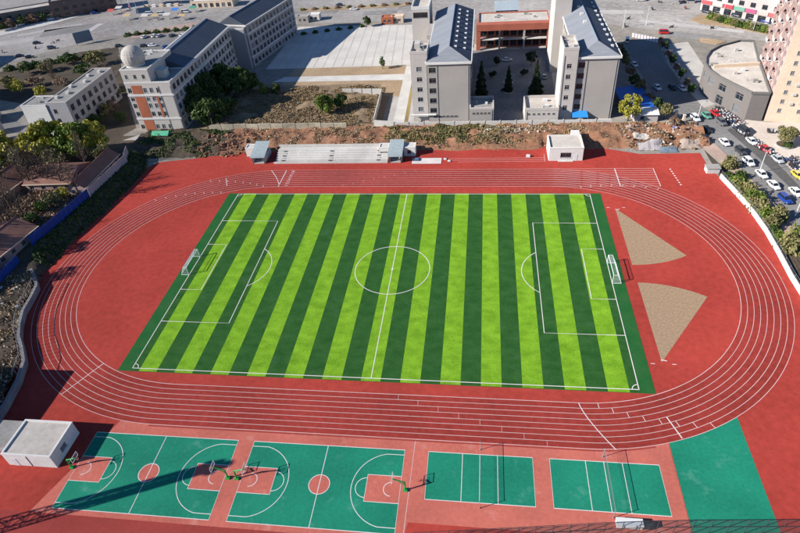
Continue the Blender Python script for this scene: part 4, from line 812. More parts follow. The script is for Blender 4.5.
# ---------------------------------------------------------------- brown-roofed houses on the terrace
def house(x0, x1, y0, y1, ze, zr, axis, lab, rz=0, wm=PINKW):
    h = thing('brown_roof_house', lab, 'house', ((x0+x1)/2, (y0+y1)/2, 1.9), 0)
    n = max(2, int((x1-x0)/3.5)); n2 = max(2, int((y1-y0)/3.5))
    block(h, x0+.5, x1-.5, y0+.5, y1-.5, 1.9, ze, wm, S_=wg(x1-x0-1, n, 1.3, [(0.9, 1.3)], 1, 1), E_=wg(y1-y0-1, n2, 1.3, [(0.9, 1.3)], 1, 1))
    if axis == 'x':
        ym = (y0+y1)/2; MB().q((x0, y0, ze), (x1, y0, ze), (x1, ym, zr), (x0, ym, zr)).build('roof_slope', BROWNROOF, h); MB().q((x0, ym, zr), (x1, ym, zr), (x1, y1, ze), (x0, y1, ze)).build('roof_slope', BROWNROOF, h)
        MB().q((x1-.5, y0+.5, ze), (x1-.5, y1-.5, ze), (x1-.5, ym, zr-.1)).q((x0+.5, y1-.5, ze), (x0+.5, y0+.5, ze), (x0+.5, ym, zr-.1)).build('gable_wall', wm, h)
        MB().box(x0-.1, x1+.1, y0-.18, y0+.02, ze-.18, ze+.05).build('fascia', CREAM, h); MB().tube((x0, ym, zr+.02), (x1, ym, zr+.02), 0.14).build('ridge', BROWNROOF, h)
    else:
        xm = (x0+x1)/2; MB().q((x1, y0, ze), (x1, y1, ze), (xm, y1, zr), (xm, y0, zr)).build('roof_slope', BROWNROOF, h); MB().q((xm, y0, zr), (xm, y1, zr), (x0, y1, ze), (x0, y0, ze)).build('roof_slope', BROWNROOF, h)
        MB().q((x0+.5, y0+.5, ze), (x1-.5, y0+.5, ze), (xm, y0+.5, zr-.1)).q((x1-.5, y1-.5, ze), (x0+.5, y1-.5, ze), (xm, y1-.5, zr-.1)).build('gable_wall', wm, h)
        MB().box(x1-.02, x1+.2, y0-.1, y1+.1, ze-.18, ze+.05).build('fascia', CREAM, h); MB().tube((xm, y0, zr+.02), (xm, y1, zr+.02), 0.14).build('ridge', BROWNROOF, h)
    h.rotation_euler = (0, 0, rz); return h
house(-119, -103.2, 32, 45.5, 4.9, 7.6, 'x', 'brown-roofed house with a sunlit slope below the yellow-green trees', R(3))
house(-103.0, -96.4, 29.5, 51, 4.9, 7.2, 'y', 'narrow brown-roofed wing beside the grey hoarding')
house(-134, -121, 14, 40, 4.9, 7.8, 'y', 'brown-roofed house behind bare branches at the left edge', R(-6))
house(-113, -100.5, -8, 11, 4.9, 7.4, 'y', 'brown-roofed house beside the end of the blue hoarding', R(-8))
# unseen building added beyond the left frame edge to shade the track
ob = thing('west_shade_building', 'unseen grey building added outside the left edge to shade the corner of the track', 'building', (-84, -47, 0)); block(ob, -96, -76.5, -57, -41, 0, 7.2, GREYW, E_=wg(16, 4, 1.6, [(3.5, 1.6)], 1, 1), roof=ROOFG, parapet=0.5)
# invented mast added outside the frame to cast the long shadow over the court
mx_, my_, mh = -73.5, -75.7, 30.0
cr = thing('shadow_mast', 'invented lattice mast added outside the left edge to shadow the basketball court', 'mast', (mx_, my_, 0))
MB().box(mx_-2.2, mx_+2.2, my_-2.2, my_+2.2, 0, 0.5).build('footing', CONC, cr)
m = MB(); N = 20; cs = [(-1, -1), (1, -1), (1, 1), (-1, 1)]
def pt(t, c): w_ = 1.25-0.65*t; return Vector((mx_+c[0]*w_, my_+c[1]*w_, 0.5+mh*t))
for i in range(4):
    m.tube(pt(0, cs[i]), pt(1, cs[i]), 0.14, n=4)
    for k in range(N): m.tube(pt(k/N, cs[i]), pt((k+1)/N, cs[(i+1) % 4]), 0.07, n=4); m.tube(pt(k/N, cs[i]), pt(k/N, cs[(i+1) % 4]), 0.06, n=4)
m.build('lattice', STEELG, cr)
rr_ = random.Random(5)
for i in range(30):
    z = 15+14.5*i/30; a = i*2.1; w_ = 0.75; cx_, cy_ = mx_+w_*math.cos(a), my_+w_*math.sin(a)
    MB().box(cx_-0.35, cx_+0.35, cy_-0.35, cy_+0.35, z, z+rr_.uniform(1.4, 2.6)).build('shadow_panel', WHITEW, cr)  # added boxes thicken the upper part of the mast shadow
MB().prism(arc(mx_, my_, 1.5, 0, 360, 12)[:-1], 28.5, 28.8).build('platform', STEELG, cr)
# ---------------------------------------------------------------- trees
def crown_mesh(key, seed, lm, shape, n, leaf, cache={}):
    if key in cache: return cache[key]
    rnd = random.Random(seed); v = []; f = []
    for i in range(n):
        while True:
            if shape == 'round':
                if i == 0: cl = [(Vector((rnd.gauss(0, 1), rnd.gauss(0, 1), rnd.gauss(0.1, 0.9))).normalized()*rnd.uniform(.42, .78), rnd.uniform(.20, .36)) for _ in range(22)]
                cc, cr_ = cl[rnd.randrange(len(cl))]; q = Vector((rnd.gauss(0, 1), rnd.gauss(0, 1), rnd.gauss(0.25, 1))).normalized()*cr_*rnd.uniform(.55, 1.05)
                c = cc+q; c = Vector((c.x, c.y, 0.5+0.5*c.z))
            elif shape == 'cone':
                z = rnd.random()**1.25; r = (1-z)*0.95+0.05; a = rnd.uniform(0, 6.283); tier = 0.75+0.25*math.sin(z*34+2*noise.noise(Vector((math.cos(a), math.sin(a), z*3+seed))))
                rr = r*tier*rnd.uniform(0.55, 1.0)*(0.8+0.35*noise.noise(Vector((math.cos(a)*1.5, math.sin(a)*1.5, z*4+seed)))); c = Vector((math.cos(a)*rr, math.sin(a)*rr, z))
            else:   # shrub
                c = Vector((rnd.gauss(0, 1), rnd.gauss(0, 1), abs(rnd.gauss(0, 1)))).normalized()*rnd.uniform(0.55, 1.0)
                lump = 0.75+0.4*noise.noise(c*2.2+Vector((seed, 1, 0))); c = Vector((c.x*lump, c.y*lump, max(0.03, c.z*lump)))
            break
        s = leaf*rnd.uniform(0.55, 1.25); nrm = Vector((rnd.gauss(0, .7)+c.x*.5, rnd.gauss(0, .7)+c.y*.5, rnd.gauss(0.5, .7))).normalized(); u = nrm.orthogonal().normalized(); w_ = nrm.cross(u)
        t = rnd.uniform(0, 6.28); u, w_ = u*math.cos(t)+w_*math.sin(t), w_*math.cos(t)-u*math.sin(t); k = len(v)
        v += [tuple(c-u*s), tuple(c-w_*s*0.55+nrm*s*0.1), tuple(c+u*s), tuple(c+w_*s*0.55-nrm*s*0.1)]; f.append((k, k+1, k+2, k+3))
    me = bpy.data.meshes.new('crown'); me.from_pydata(v, [], f); me.materials.append(lm); me.update(); cache[key] = me; return me
def trunk_mesh(key, seed, h0, spread, nb=6, r=0.035, cache={}):
    if key in cache: return cache[key]
    rnd = random.Random(seed); m = MB(); p = Vector((0, 0, -0.03)); pts = [p]
    for i in range(4): p = p+Vector((rnd.gauss(0, .012), rnd.gauss(0, .012), h0/4)); pts.append(p)
    for i in range(4): m.tube(pts[i], pts[i+1], r*(1-i*0.12), r*(1-(i+1)*0.12), n=7)
    for i in range(nb):
        a = 6.28*i/nb+rnd.uniform(-.4, .4); b = pts[2+rnd.randint(0, 2)]; e = b+Vector((math.cos(a)*spread*rnd.uniform(.6, 1), math.sin(a)*spread*rnd.uniform(.6, 1), rnd.uniform(.15, .4)))
        mid = b+(e-b)*0.5+Vector((0, 0, .04)); m.tube(b, mid, r*0.5, r*0.3, n=5); m.tube(mid, e, r*0.3, r*0.1, n=5)
    cache[key] = m.mesh('trunk', BARK); return cache[key]
def bare_mesh(key, seed, narrow, cache={}):
    if key in cache: return cache[key]
    rnd = random.Random(seed); tr = MB(); br = MB()
    p = Vector((0, 0, -0.02)); n = 9; P = [p]
    for i in range(n): p = p+Vector((rnd.gauss(0, .006), rnd.gauss(0, .006), 1.0/n)); P.append(p)
    for i in range(n): tr.tube(P[i], P[i+1], 0.02*(1-i/n)+0.003, 0.02*(1-(i+1)/n)+0.003, n=6)
    def grow(b, d, L, r, lev):
        e = b+d*L; mid = b+d*L*0.5+Vector((rnd.gauss(0, .02), rnd.gauss(0, .02), rnd.gauss(0, .02)))*L; br.tube(b, mid, r, r*.75, n=4 if lev else 5); br.tube(mid, e, r*.75, r*.45, n=4)
        if lev < 2:
            for k in range(4 if lev == 0 else 3):
                t = rnd.uniform(0.25, 1); q = b+(e-b)*t; dd = (d+Vector((rnd.gauss(0, .45), rnd.gauss(0, .45), rnd.gauss(.15, .35)))).normalized(); grow(q, dd, L*rnd.uniform(.35, .6), r*.5, lev+1)
    for i in range(34):
        t = 0.22+0.76*i/34; k = min(n-1, int(t*n)); b = P[k]+(P[k+1]-P[k])*(t*n-k); a = i*2.4+rnd.uniform(-.3, .3); up = 1.1 if narrow else 0.45
        d = Vector((math.cos(a), math.sin(a), up+rnd.uniform(-.1, .35))).normalized(); grow(b, d, (0.30 if narrow else 0.42)*(1-t*.72), 0.0085*(1-t*.5), 0)
    cache[key] = (tr.mesh('trunk', BARK), br.mesh('branches', BARK)); return cache[key]
TREE_N = [0]
def tree(p, h, rr, kind, label, z=0.0, shape='round', cat='tree', name=None, group=None, dens=5200, leaf=0.062, th=0.42):
    TREE_N[0] += 1; var = TREE_N[0] % 3
    t = thing(name or {'round': 'broadleaf_tree', 'cone': 'conifer_tree', 'shrub': 'shrub'}[shape], label, cat, (p[0], p[1], z), 0, group)
    rz = random.uniform(0, 6.28)
    if shape != 'shrub':
        put('trunk', trunk_mesh((shape, var), var+5, th if shape == 'round' else 0.85, 0.25 if shape == 'round' else 0.12, r=0.03 if shape == 'round' else 0.018), t, (p[0], p[1], z), rz, (h, h, h))
    me = crown_mesh((kind, shape, var, dens, leaf), var*11+len(kind), LF[kind], shape, dens, leaf)
    if shape == 'round': put('crown', me, t, (p[0], p[1], z+h*0.12), rz, (rr*1.2, rr*1.2, h*0.9))
    elif shape == 'cone': put('crown', me, t, (p[0], p[1], z+h*0.06), rz, (rr, rr, h*0.96))
    else: put('foliage', me, t, (p[0], p[1], z-0.02), rz, (rr*1.2, rr*1.2, h*1.15)); 
    return t
def bare(p, h, label, z=0.0, narrow=True, group=None, twigs=None):
    TREE_N[0] += 1; v = TREE_N[0] % 3; a, b = bare_mesh((narrow, v), 40+v, narrow)
    t = thing('bare_tree', label, 'tree', (p[0], p[1], z), 0, group); rz = random.uniform(0, 6.28); s = 1 if narrow else 1.15
    put('trunk', a, t, (p[0], p[1], z), rz, (h, h, h)); put('branches', b, t, (p[0], p[1], z), rz, (h*s, h*s, h))
    if twigs: put('dry_leaves', crown_mesh((twigs, 'cone', v, 900, .035), v+3, LF[twigs], 'cone', 900, .035), t, (p[0], p[1], z+h*.15), rz, (h*.2, h*.2, h*.85))
    return t
EV = 'evergreens beside the dormitory block'
for q, h, r, lab in (((-83.53, 88.06), 13, 6, 'dark evergreen tree of the cluster nearest the dormitory wall'), ((-76.88, 81.04), 11, 5.6, 'dark evergreen tree of the cluster nearest the weathered wall'), ((-84.05, 98.90), 14, 5.6, 'dark evergreen tree against the long dormitory facade'),
                     ((-80.97, 106.41), 14, 5.4, 'tall evergreen tree at the upper side of the dark cluster'), ((-75.14, 104.16), 13, 5.2, 'evergreen tree on the plaza side of the dark cluster'), ((-72.82, 85.92), 9, 4.6, 'low shaded evergreen tree inside the dark cluster beside the weeds'), ((-71.35, 107.87), 11, 4, 'slender evergreen tree at the plaza end of the dark cluster')):
    tree(q, h, r, 'ever', lab, group=EV)
tree((-72.86, 89.37), 5, 2.6, 'brown', 'small brown-leaved tree in front of the dark evergreen cluster', dens=1200)
tree((-64.66, 106.52), 6, 2.2, 'mid', 'small green tree at the corner of the concrete path, sunlit side'); tree((-59.90, 107.24), 5.5, 1.9, 'ever', 'small dark tree second from the concrete path corner')
tree((-34.90, 87.84), 9, 3.4, 'mid', 'green tree standing alone in the dry weed lot'); tree((-30.27, 91.07), 7.5, 2.7, 'ever', 'dark rounded tree next to the lone green tree in the weed lot')
tree((-20.69, 133.22), 5.5, 1.4, 'ever', 'small dark tree on the bare lawn by the plaza edge', dens=700, leaf=.09)
CT = 'conifers in the courtyard'
tree((20.67, 102.88), 12.5, 3.4, 'con', 'dark conifer in the courtyard nearest the shaded slab block', shape='cone', group=CT, leaf=.075); tree((30.72, 106.03), 9.5, 2.6, 'con', 'thin dark conifer in the middle of the courtyard', shape='cone', group=CT, leaf=.075); tree((40.40, 101.81), 12.5, 3.5, 'con', 'dark conifer in the courtyard nearest the sunlit annex', shape='cone', group=CT, leaf=.075)
tree((42.08, 105.38), 4.6, 1.6, 'yel', 'small yellow-green tree beside the courtyard conifer', dens=700, leaf=.09)
tree((69.05, 79.79), 10, 3.8, 'yel', 'yellow-green tree beside the blue tarpaulin roof', dens=1900)
YG = 'yellow-green trees above the brown-roofed houses'
for q, h, r, k, lab in (((-124.51, 51.28), 12, 5.6, 'yel', 'yellow-green tree at the left end of the grove above the house'), ((-120.73, 55.39), 14.5, 6.4, 'yel', 'tall bright yellow-green tree in the middle of the grove below the white end wall'), ((-113.51, 53.87), 13.5, 6.2, 'mid', 'mid-green tree of the grove below the small grey block'), ((-109.56, 58.02), 11.5, 5.6, 'yel', 'yellow-green tree at the apron end of the grove'), ((-116.81, 47.15), 8, 4.2, 'olive', 'olive tree low in the grove directly above the sunlit roof'), ((-103.88, 52.34), 6, 3.2, 'olive', 'small olive tree between the grove and the grey hoarding')):
    tree(q, h, r, k, lab, z=1.6, group=YG)
tree((-136.97, 48.73), 12, 5.4, 'yel', 'yellow-green tree at the left frame edge behind the bare branches', z=1.6); tree((-129.01, 44.66), 9, 4.6, 'olive', 'grey-olive tree between the left edge and the grove', z=1.6); tree((-132.92, 40.84), 6.5, 3.6, 'ever', 'dark green tree at the left edge beside the house roof', z=1.8)
for q, h, lab in (((-106.36, 33.43), 15, 'tall bare tree before the sunlit brown roof, nearest the hoarding'), ((-111.53, 34.61), 15.5, 'tall bare tree before the middle of the sunlit brown roof'), ((-117.31, 33.44), 14, 'tall bare tree at the gap between two brown-roofed houses'), ((-115.80, 21.15), 13, 'bare tree before the left-edge roof, farther from the track'), ((-111.15, 19.09), 12, 'bare tree before the left-edge roof, nearer the track'), ((-115.45, 15.97), 12, 'bare tree nearest the left frame edge'), ((-99.63, 29.98), 13.5, 'bare tree just inside the blue hoarding')):
    bare(q, h, lab, 1.9, True, 'bare trees by the brown-roofed houses')
for q, h, r, k, lab in (((-106.08, 21.22), 4.5, 2.2, 'mid', 'green garden tree behind the blue hoarding, farther left'), ((-104.86, 24.97), 4.5, 2.6, 'olive', 'olive garden tree behind the middle of the blue hoarding'), ((-104.26, 28.84), 3.5, 2.2, 'yel', 'yellowish garden tree behind the end of the blue hoarding'), ((-105.62, 15.09), 3.5, 2.4, 'ever', 'dark garden bush by the roof at the hoarding end')):
    tree(q, h, r, k, lab, z=1.9, dens=1300, leaf=.08)
bare((-168.21, 126.33), 11, 'conical brown bare tree above the small grey block', 0, True, None, 'brown'); bare((-138.43, 122.21), 12, 'purplish bare tree beside the domed roof corner', 0, False, None, 'brown')
for q, h, r, k, lab in (((-176.95, 124.59), 4.5, 4.0, 'brown', 'brown leafless thicket tree left of the conical bare tree'), ((-163.71, 123.77), 4, 3.6, 'brown', 'brown leafless thicket tree right of the conical bare tree'), ((-178.20, 114.73), 7, 3.4, 'yel', 'yellow-green tree beside the pinkish apartment block'), ((-164.70, 110.83), 6, 3.0, 'yel', 'small yellow-green tree behind the small grey block roof'), ((-188.78, 123.05), 6, 3.2, 'olive', 'olive tree against the pinkish apartment block'), ((-125.14, 91.49), 5, 2.6, 'olive', 'olive tree between the small grey block and the striped front'), ((-123.21, 95.07), 5, 2.2, 'brown', 'brown bush under the striped front wall')):
    tree(q, h, r, k, lab, dens=1500, leaf=.075)
tree((-36.87, 191.33), 5.5, 2.0, 'ever', 'small dark tree at the far edge of the plaza')
for i, (q, h, r, k) in enumerate((((91.74, 48.88), 3.2, 2.0, 'olive'), ((90.79, 37.96), 3.0, 2.2, 'mid'), ((91.39, 33.38), 3.2, 2.3, 'olive'), ((92.02, 29.97), 3.2, 2.3, 'mid'), ((92.24, 26.20), 3.4, 2.4, 'olive'), ((92.45, 22.58), 3.0, 2.0, 'mid'), ((92.80, 19.52), 3.0, 2.0, 'olive'), ((95.51, 22.61), 3.4, 2.0, 'olive'), ((94.02, 9.73), 4.0, 2.8, 'olive'), ((96.84, 13.74), 3.5, 2.2, 'mid'), ((92.79, 42.73), 2.2, 1.6, 'ever'))):
    tree(q, h*1.25, r*1.25, k, ['olive roadside shrub nearest the pale utility box', 'green roadside shrub second along the white wall', 'olive roadside shrub third along the white wall', 'green roadside shrub fourth along the white wall', 'olive roadside shrub fifth along the white wall', 'green roadside shrub beside the blue car', 'olive roadside shrub just below the blue car', 'olive shrub against the pavement by the blue car', 'large olive shrub at the right edge of the picture', 'green shrub behind the large shrub at the right edge', 'dark low shrub on the pavement side near the white wall start'][i], shape='shrub', cat='shrub', z=0.05, group='roadside shrubs', dens=1100, leaf=.10)
pl = thing('round_planter', 'round stone planter holding the tree on the pale forecourt', 'planter', (*(110.86, 61.22), 0.1)); x, y = (110.86, 61.22)
MB().prism(arc(x, y, 2.5, 0, 360, 24)[:-1], 0.1, 0.6).build('kerb', CONC, pl); MB().poly(arc(x, y, 2.2, 0, 360, 24)[:-1], 0.62).build('soil', DARKSOIL, pl)
tree((x, y), 6.0, 2.9, 'olive', 'olive tree in the round planter on the forecourt', z=0.6)
tree((x+0.6, y-0.9), 1.3, 1.7, 'ever', 'low dark bush at the foot of the planter tree', z=0.6, shape='shrub', cat='shrub', dens=700, leaf=.12)
for i, u in enumerate((0, 1, 2, 3)): a, b = Vector((113.21, 81.10)), Vector((120.13, 77.89)); q = a+(b-a)*u/3; tree((q.x, q.y), 1.4, 1.5, 'yel', ['clipped yellow-green hedge bush at the foot of the tower, leftmost', 'clipped yellow-green hedge bush at the foot of the tower, second', 'clipped yellow-green hedge bush at the foot of the tower, third', 'clipped yellow-green hedge bush at the foot of the tower, rightmost'][i], shape='shrub', cat='shrub', z=0.1, dens=800, leaf=.12)
for i in range(11):
    a, b, c = Vector((124.14, 183.67)), Vector((132.64, 171.12)), Vector((141.73, 161.99)); t = i/10*2; q = a+(b-a)*t if t < 1 else b+(c-b)*(t-1)
    tree((q.x, q.y), 3.2, 2.6, ('mid', 'olive', 'ever')[i % 3], ORD[i]+' bushy shrub from the left on the planted island before the shop row', shape='shrub', cat='shrub', z=0.1, group='shrubs on the shop island', dens=900, leaf=.10)
for i in range(9):
    a, b = Vector((-166.54, 191.64)), Vector((-126.55, 200.33)); q = a+(b-a)*i/8; tree((q.x, q.y), 2.2, 2.4, 'ever', ORD[i]+' dark hedge bush from the left between car park and avenue', shape='shrub', cat='shrub', group='hedge along the car park', dens=700, leaf=.11)
for i in range(8):
    a, b = Vector((-204.60, 145.88)), Vector((-166.18, 161.53)); q = a+(b-a)*i/7; tree((q.x, q.y), 3.0, 3.2, ('ever', 'olive')[i % 2], ORD[i]+' dark bush from the left on the verge below the junction', shape='shrub', cat='shrub', group='bushes on the junction verge', dens=800, leaf=.10)
for i in range(7):
    a, b = Vector((-73.35, 181.50)), Vector((-39.48, 191.64)); q = a+(b-a)*i/6; tree((q.x, q.y), 1.6, 1.8, 'ever', ORD[i]+' low dark hedge bush from the left along the far plaza edge', shape='shrub', cat='shrub', group='hedge at the far plaza edge', dens=500, leaf=.13)
# weeds, scrub and rubble that cannot be counted
def scatter_leaves(name, m, n, pick, size, hf, label, seed=1):
    rnd = random.Random(seed); v = []; f = []
    for i in range(n):
        x, y = pick(rnd); z = hf(x, y)
        if z is None: continue
        s = size*rnd.uniform(.5, 1.4); a = rnd.uniform(0, 6.28); t = Vector((math.cos(a), math.sin(a), 0))*s*.5; u = Vector((rnd.gauss(0, .4), rnd.gauss(0, .4), 1)).normalized()*s*1.3; b = Vector((x, y, z-.05)); k = len(v)
        v += [tuple(b-t), tuple(b+t), tuple(b+t*.5+u), tuple(b-t*.5+u)]; f.append((k, k+1, k+2, k+3))
    me = bpy.data.meshes.new(name); me.from_pydata(v, [], f); me.materials.append(m); o = bpy.data.objects.new(name, me); COL.objects.link(o); return tag(o, label, name.replace('_', ' '), None, 'stuff')
scatter_leaves('dry_weeds', LF['dry'], 120000, lambda r: (r.uniform(-78, -17), r.uniform(78.5, 113)), 0.29, lambda x, y: h_brush(x, y) if nz(x, y, .12, 6)+.25*nz(x, y, .5, 9) > -.3 else None, 'dry tan weeds covering the lumpy lot behind the grandstand', 3)
scatter_leaves('bank_weeds', LF['dry'], 20000, lambda r: (r.uniform(-60, 88), r.uniform(61.5, 77)), 0.3, lambda x, y: h_back(x, y) if nz(x, y, .2, 8)+.3*nz(x, y, .7, 3) > .12 else None, 'dry weeds tufting the red-brown earth bank', 4)
scatter_leaves('bank_scrub', LF['olive'], 9000, lambda r: (r.gauss(9, 12), r.uniform(63, 76.5)), 0.33, lambda x, y: h_back(x, y) if nz(x, y, .25, 11) > -.1 else None, 'olive green scrub on the earth bank below the slab block', 5)
scatter_leaves('terrace_scrub', LF['ever'], 3500, lambda r: (lambda y: (edgex(y)+r.uniform(-1, 6), y))(r.uniform(-2, 58)), 0.4, lambda x, y: h_left(x, y), 'dark scrub on the slope below the hoardings', 6)
scatter_leaves('yard_weeds', LF['brown'], 5000, lambda r: (r.uniform(-125, -100), r.uniform(10, 34)), 0.4, lambda x, y: h_left(x, y), 'brown weeds in the gardens behind the blue hoarding', 8)
def rubble(name, n, pick, hf, mats, smin, smax, label, seed):
    rnd = random.Random(seed); m = MB()
    for i in range(n):
        x, y = pick(rnd); z = hf(x, y)
        if z is None: continue
        s = rnd.uniform(smin, smax); c = Vector((x, y, z+s*.15)); rot = Matrix.Rotation(rnd.uniform(0, 6.28), 3, Vector((rnd.gauss(0, 1), rnd.gauss(0, 1), 1)).normalized()); k = len(m.v)
        e = (rnd.uniform(.5, 1.2), rnd.uniform(.4, 1), rnd.uniform(.2, .6))
        for sx_ in (-1, 1):
            for sy_ in (-1, 1):
                for sz_ in (-1, 1): m.v.append(tuple(c+rot@Vector((sx_*e[0]*rnd.uniform(.6, 1), sy_*e[1]*rnd.uniform(.6, 1), sz_*e[2]*rnd.uniform(.6, 1)))*s*.5))
        mi = rnd.randrange(len(mats))
        for fc in ((0,1,3,2),(4,6,7,5),(0,4,5,1),(2,3,7,6),(0,2,6,4),(1,5,7,3)): m.f.append(tuple(k+q for q in fc)); m.m.append(mi)
    return tag(m.build(name, mats), label, 'rubble', None, 'stuff')
ROCK = mat('rubble_pale', (0.50, 0.46, 0.40), 0.95, 0.2, 1.0); ROCKB = mat('rubble_brown', (0.22, 0.13, 0.08), 0.95, 0.3, 1.0)
rubble('bank_rubble', 420, lambda r: (r.uniform(-88, 88), r.uniform(60, 77)), lambda x, y: h_back(x, y), [ROCK, ROCKB, ROCKB, REDSOIL, REDSOIL], .2, .7, 'broken concrete and clods strewn over the red-brown earth bank', 11)
rubble('white_rubble', 150, lambda r: (r.gauss(30, 6), r.uniform(68, 75)), lambda x, y: h_back(x, y), [ROCK, ROCK, ROCKB], .3, 1.0, 'white broken plaster heaped on the bank below the courtyard gap', 12)
rubble('roadside_debris', 260, lambda r: (r.uniform(66, 89), r.uniform(59, 76)), lambda x, y: h_back(x, y), [ROCK, ROCKB, REDSOIL, ROCKB, ROCKB, CONC, mat('debris_pink', (0.42, 0.27, 0.25), 0.9, 0.2), DARKM], .3, 1.2, 'mixed building debris heaped at the track corner by the road', 13)
rubble('terrace_rubble', 520, lambda r: (lambda y: (edgex(y)-r.uniform(.6, 16), y))(r.uniform(-46, -9)), lambda x, y: h_left(x, y), [ROCK, CONC, SOIL, REDSOIL, ROCKB, TANSOIL], .2, 0.95, 'white and brown rubble on the terrace behind the retaining wall', 14)
rubble('soil_heap_clods', 240, lambda r: (r.uniform(-74, -55), r.uniform(57, 72)), lambda x, y: h_back(x, y), [REDSOIL, ROCKB], .4, 1.5, 'red-brown soil clods beside the stair canopy', 15)

# ---------------------------------------------------------------- vehicles
PAINT = {}
def paint(c):
    cols = dict(white=(.68, .68, .67), black=(.018, .018, .02), silver=(.40, .41, .42), blue=(.015, .05, .26), red=(.45, .02, .025), yellow=(.70, .50, .06), grey=(.12, .125, .13), dark=(.04, .045, .05), green=(.10, .30, .22))
    if c not in PAINT: PAINT[c] = mat('paint_'+c, cols[c], .3, 0.0, spec=.5)
    return PAINT[c]
def loft(rings, close_ends=True):
    m = MB(); n = len(rings[0])
    for r_ in rings: m.v += r_
    for i in range(len(rings)-1):
        for j in range(n):
            k = (j+1) % n; m.f.append((i*n+j, i*n+k, (i+1)*n+k, (i+1)*n+j)); m.m.append(0)
    if close_ends: m.f.append(tuple(range(n))[::-1]); m.f.append(tuple((len(rings)-1)*n+j for j in range(n))); m.m += [0, 0]
    return m
def car_meshes(kind, col, cache={}):
    if (kind, col) in cache: return cache[(kind, col)]
    if kind == 'sedan': st = [(-2.25, .70, .62, .86), (-2.12, .80, .45, .93), (-1.5, .88, .28, .96), (-.8, .90, .25, .97), (.7, .90, .25, .96), (1.3, .88, .27, .90), (1.95, .84, .32, .80), (2.2, .70, .45, .66)]; cab = (-1.75, 1.05, -1.05, .35, .95, 1.45)
    elif kind == 'suv': st = [(-2.2, .74, .60, 1.02), (-2.1, .84, .42, 1.08), (-1.4, .92, .30, 1.10), (-.6, .93, .28, 1.10), (.8, .93, .28, 1.08), (1.3, .91, .30, 1.04), (1.95, .87, .36, .94), (2.2, .74, .5, .78)]; cab = (-2.05, 1.1, -1.75, .4, 1.08, 1.70)
    else: st = [(-2.3, .80, .45, 1.15), (-2.25, .86, .32, 1.18), (-1.4, .90, .28, 1.18), (-.6, .90, .28, 1.18), (.9, .90, .28, 1.16), (1.5, .90, .30, 1.10), (2.1, .86, .36, .95), (2.3, .76, .5, .75)]; cab = (-2.25, 1.75, -2.15, 1.0, 1.16, 1.95)
    rings = []
    for x, w_, zb, zt in st:
        zm = zb*.45+zt*.55; half = [(w_*.86, zb), (w_, zb+.14), (w_, zm), (w_*.95, zt-.07), (w_*.78, zt)]
        rings.append([(x, y, z) for y, z in half]+[(x, -y, z) for y, z in reversed(half)])
    body = loft(rings).mesh('body', paint(col)); body.polygons.foreach_set('use_smooth', [len(p.vertices) == 4 for p in body.polygons])
    x0, x1, x2, x3, zb, zt = cab; wb, wt = .80, .64
    g = MB(); A = [(x0, -wb, zb-.02), (x1, -wb, zb-.02), (x1, wb, zb-.02), (x0, wb, zb-.02)]; B = [(x2, -wt, zt-.05), (x3, -wt, zt-.05), (x3, wt, zt-.05), (x2, wt, zt-.05)]
    for i in range(4): j = (i+1) % 4; g.q(A[i], A[j], B[j], B[i])
    glass = g.mesh('windows', GLASS)
    r_ = MB(); r_.prism([(x2-.08, -wt-.02), (x3+.08, -wt-.02), (x3+.08, wt+.02), (x2-.08, wt+.02)], zt-.055, zt)
    for i in range(4): r_.tube(A[i], B[i], .05, n=4)
    for s_ in (-1, 1): r_.tube(((x0+x1)/2-.1, s_*wb, zb), ((x2+x3)/2-.1, s_*wt, zt-.03), .045, n=4)
    roof = r_.mesh('roof', paint(col))
    wm = MB().tube((0, -.1, 0), (0, .1, 0), .32, n=14, mi=0).tube((0, -.11, 0), (0, .11, 0), .2, n=10, mi=1).mesh('wheel', [TYRE, RIM])
    hl = MB().box(-.03, .03, -.2, .2, -.08, .08).mesh('headlight', LAMPW); tl = MB().box(-.03, .03, -.2, .2, -.08, .08).mesh('tail_light', LAMPR)
    cache[(kind, col)] = (body, glass, roof, wm, hl, tl, st); return cache[(kind, col)]
def car(p, ang, kind, col, label, z=0.02, group=None, sign=False):
    body, glass, roof, wm, hl, tl, st = car_meshes(kind, col)
    t = thing('parked_car' if kind != 'van' else 'parked_van', label, 'car' if kind != 'van' else 'van', (p[0], p[1], z), 0, group)
    for nm, me in (('body', body), ('windows', glass), ('roof', roof)): put(nm, me, t, (p[0], p[1], z))
    for x in (-1.35, 1.35):
        for y in (-.82, .82): put('wheel', wm, t, (p[0]+x, p[1]+y, z+.32))
    for y in (-.56, .56): put('headlight', hl, t, (p[0]+st[-1][0]-.06, p[1]+y, z+st[-1][3]-.06)); put('tail_light', tl, t, (p[0]+st[0][0]+.03, p[1]+y, z+st[0][3]-.1))
    if sign: MB().box(p[0]-.55, p[0]-.25, p[1]-.3, p[1]+.3, z+1.45, z+1.6).build('roof_sign', FRAME, t)
    t.rotation_euler = (0, 0, ang); return t
def hd(a, b): return math.atan2(b[1]-a[1], b[0]-a[0])
H1 = hd((94.76, 62.88), (99.68, 37.93)); H2 = hd((83.79, 135.03), (84.52, 102.95)); H3 = hd((87.62, 109.18), (92.38, 81.17))
car((94.47, 62.88), H1, 'sedan', 'white', 'white car parked nearest the track corner on the side road'); car((97.26, 57.13), H1, 'suv', 'dark', 'dark car between white cars in the row beside the pavement')
car((97.37, 50.54), H1, 'suv', 'white', 'white car in the roadside row next below the dark car'); car((98.60, 43.77), H1, 'sedan', 'white', 'white car second below the dark car in the roadside row'); car((99.68, 37.93), H1, 'sedan', 'white', 'white car just above the blue car in the roadside row')
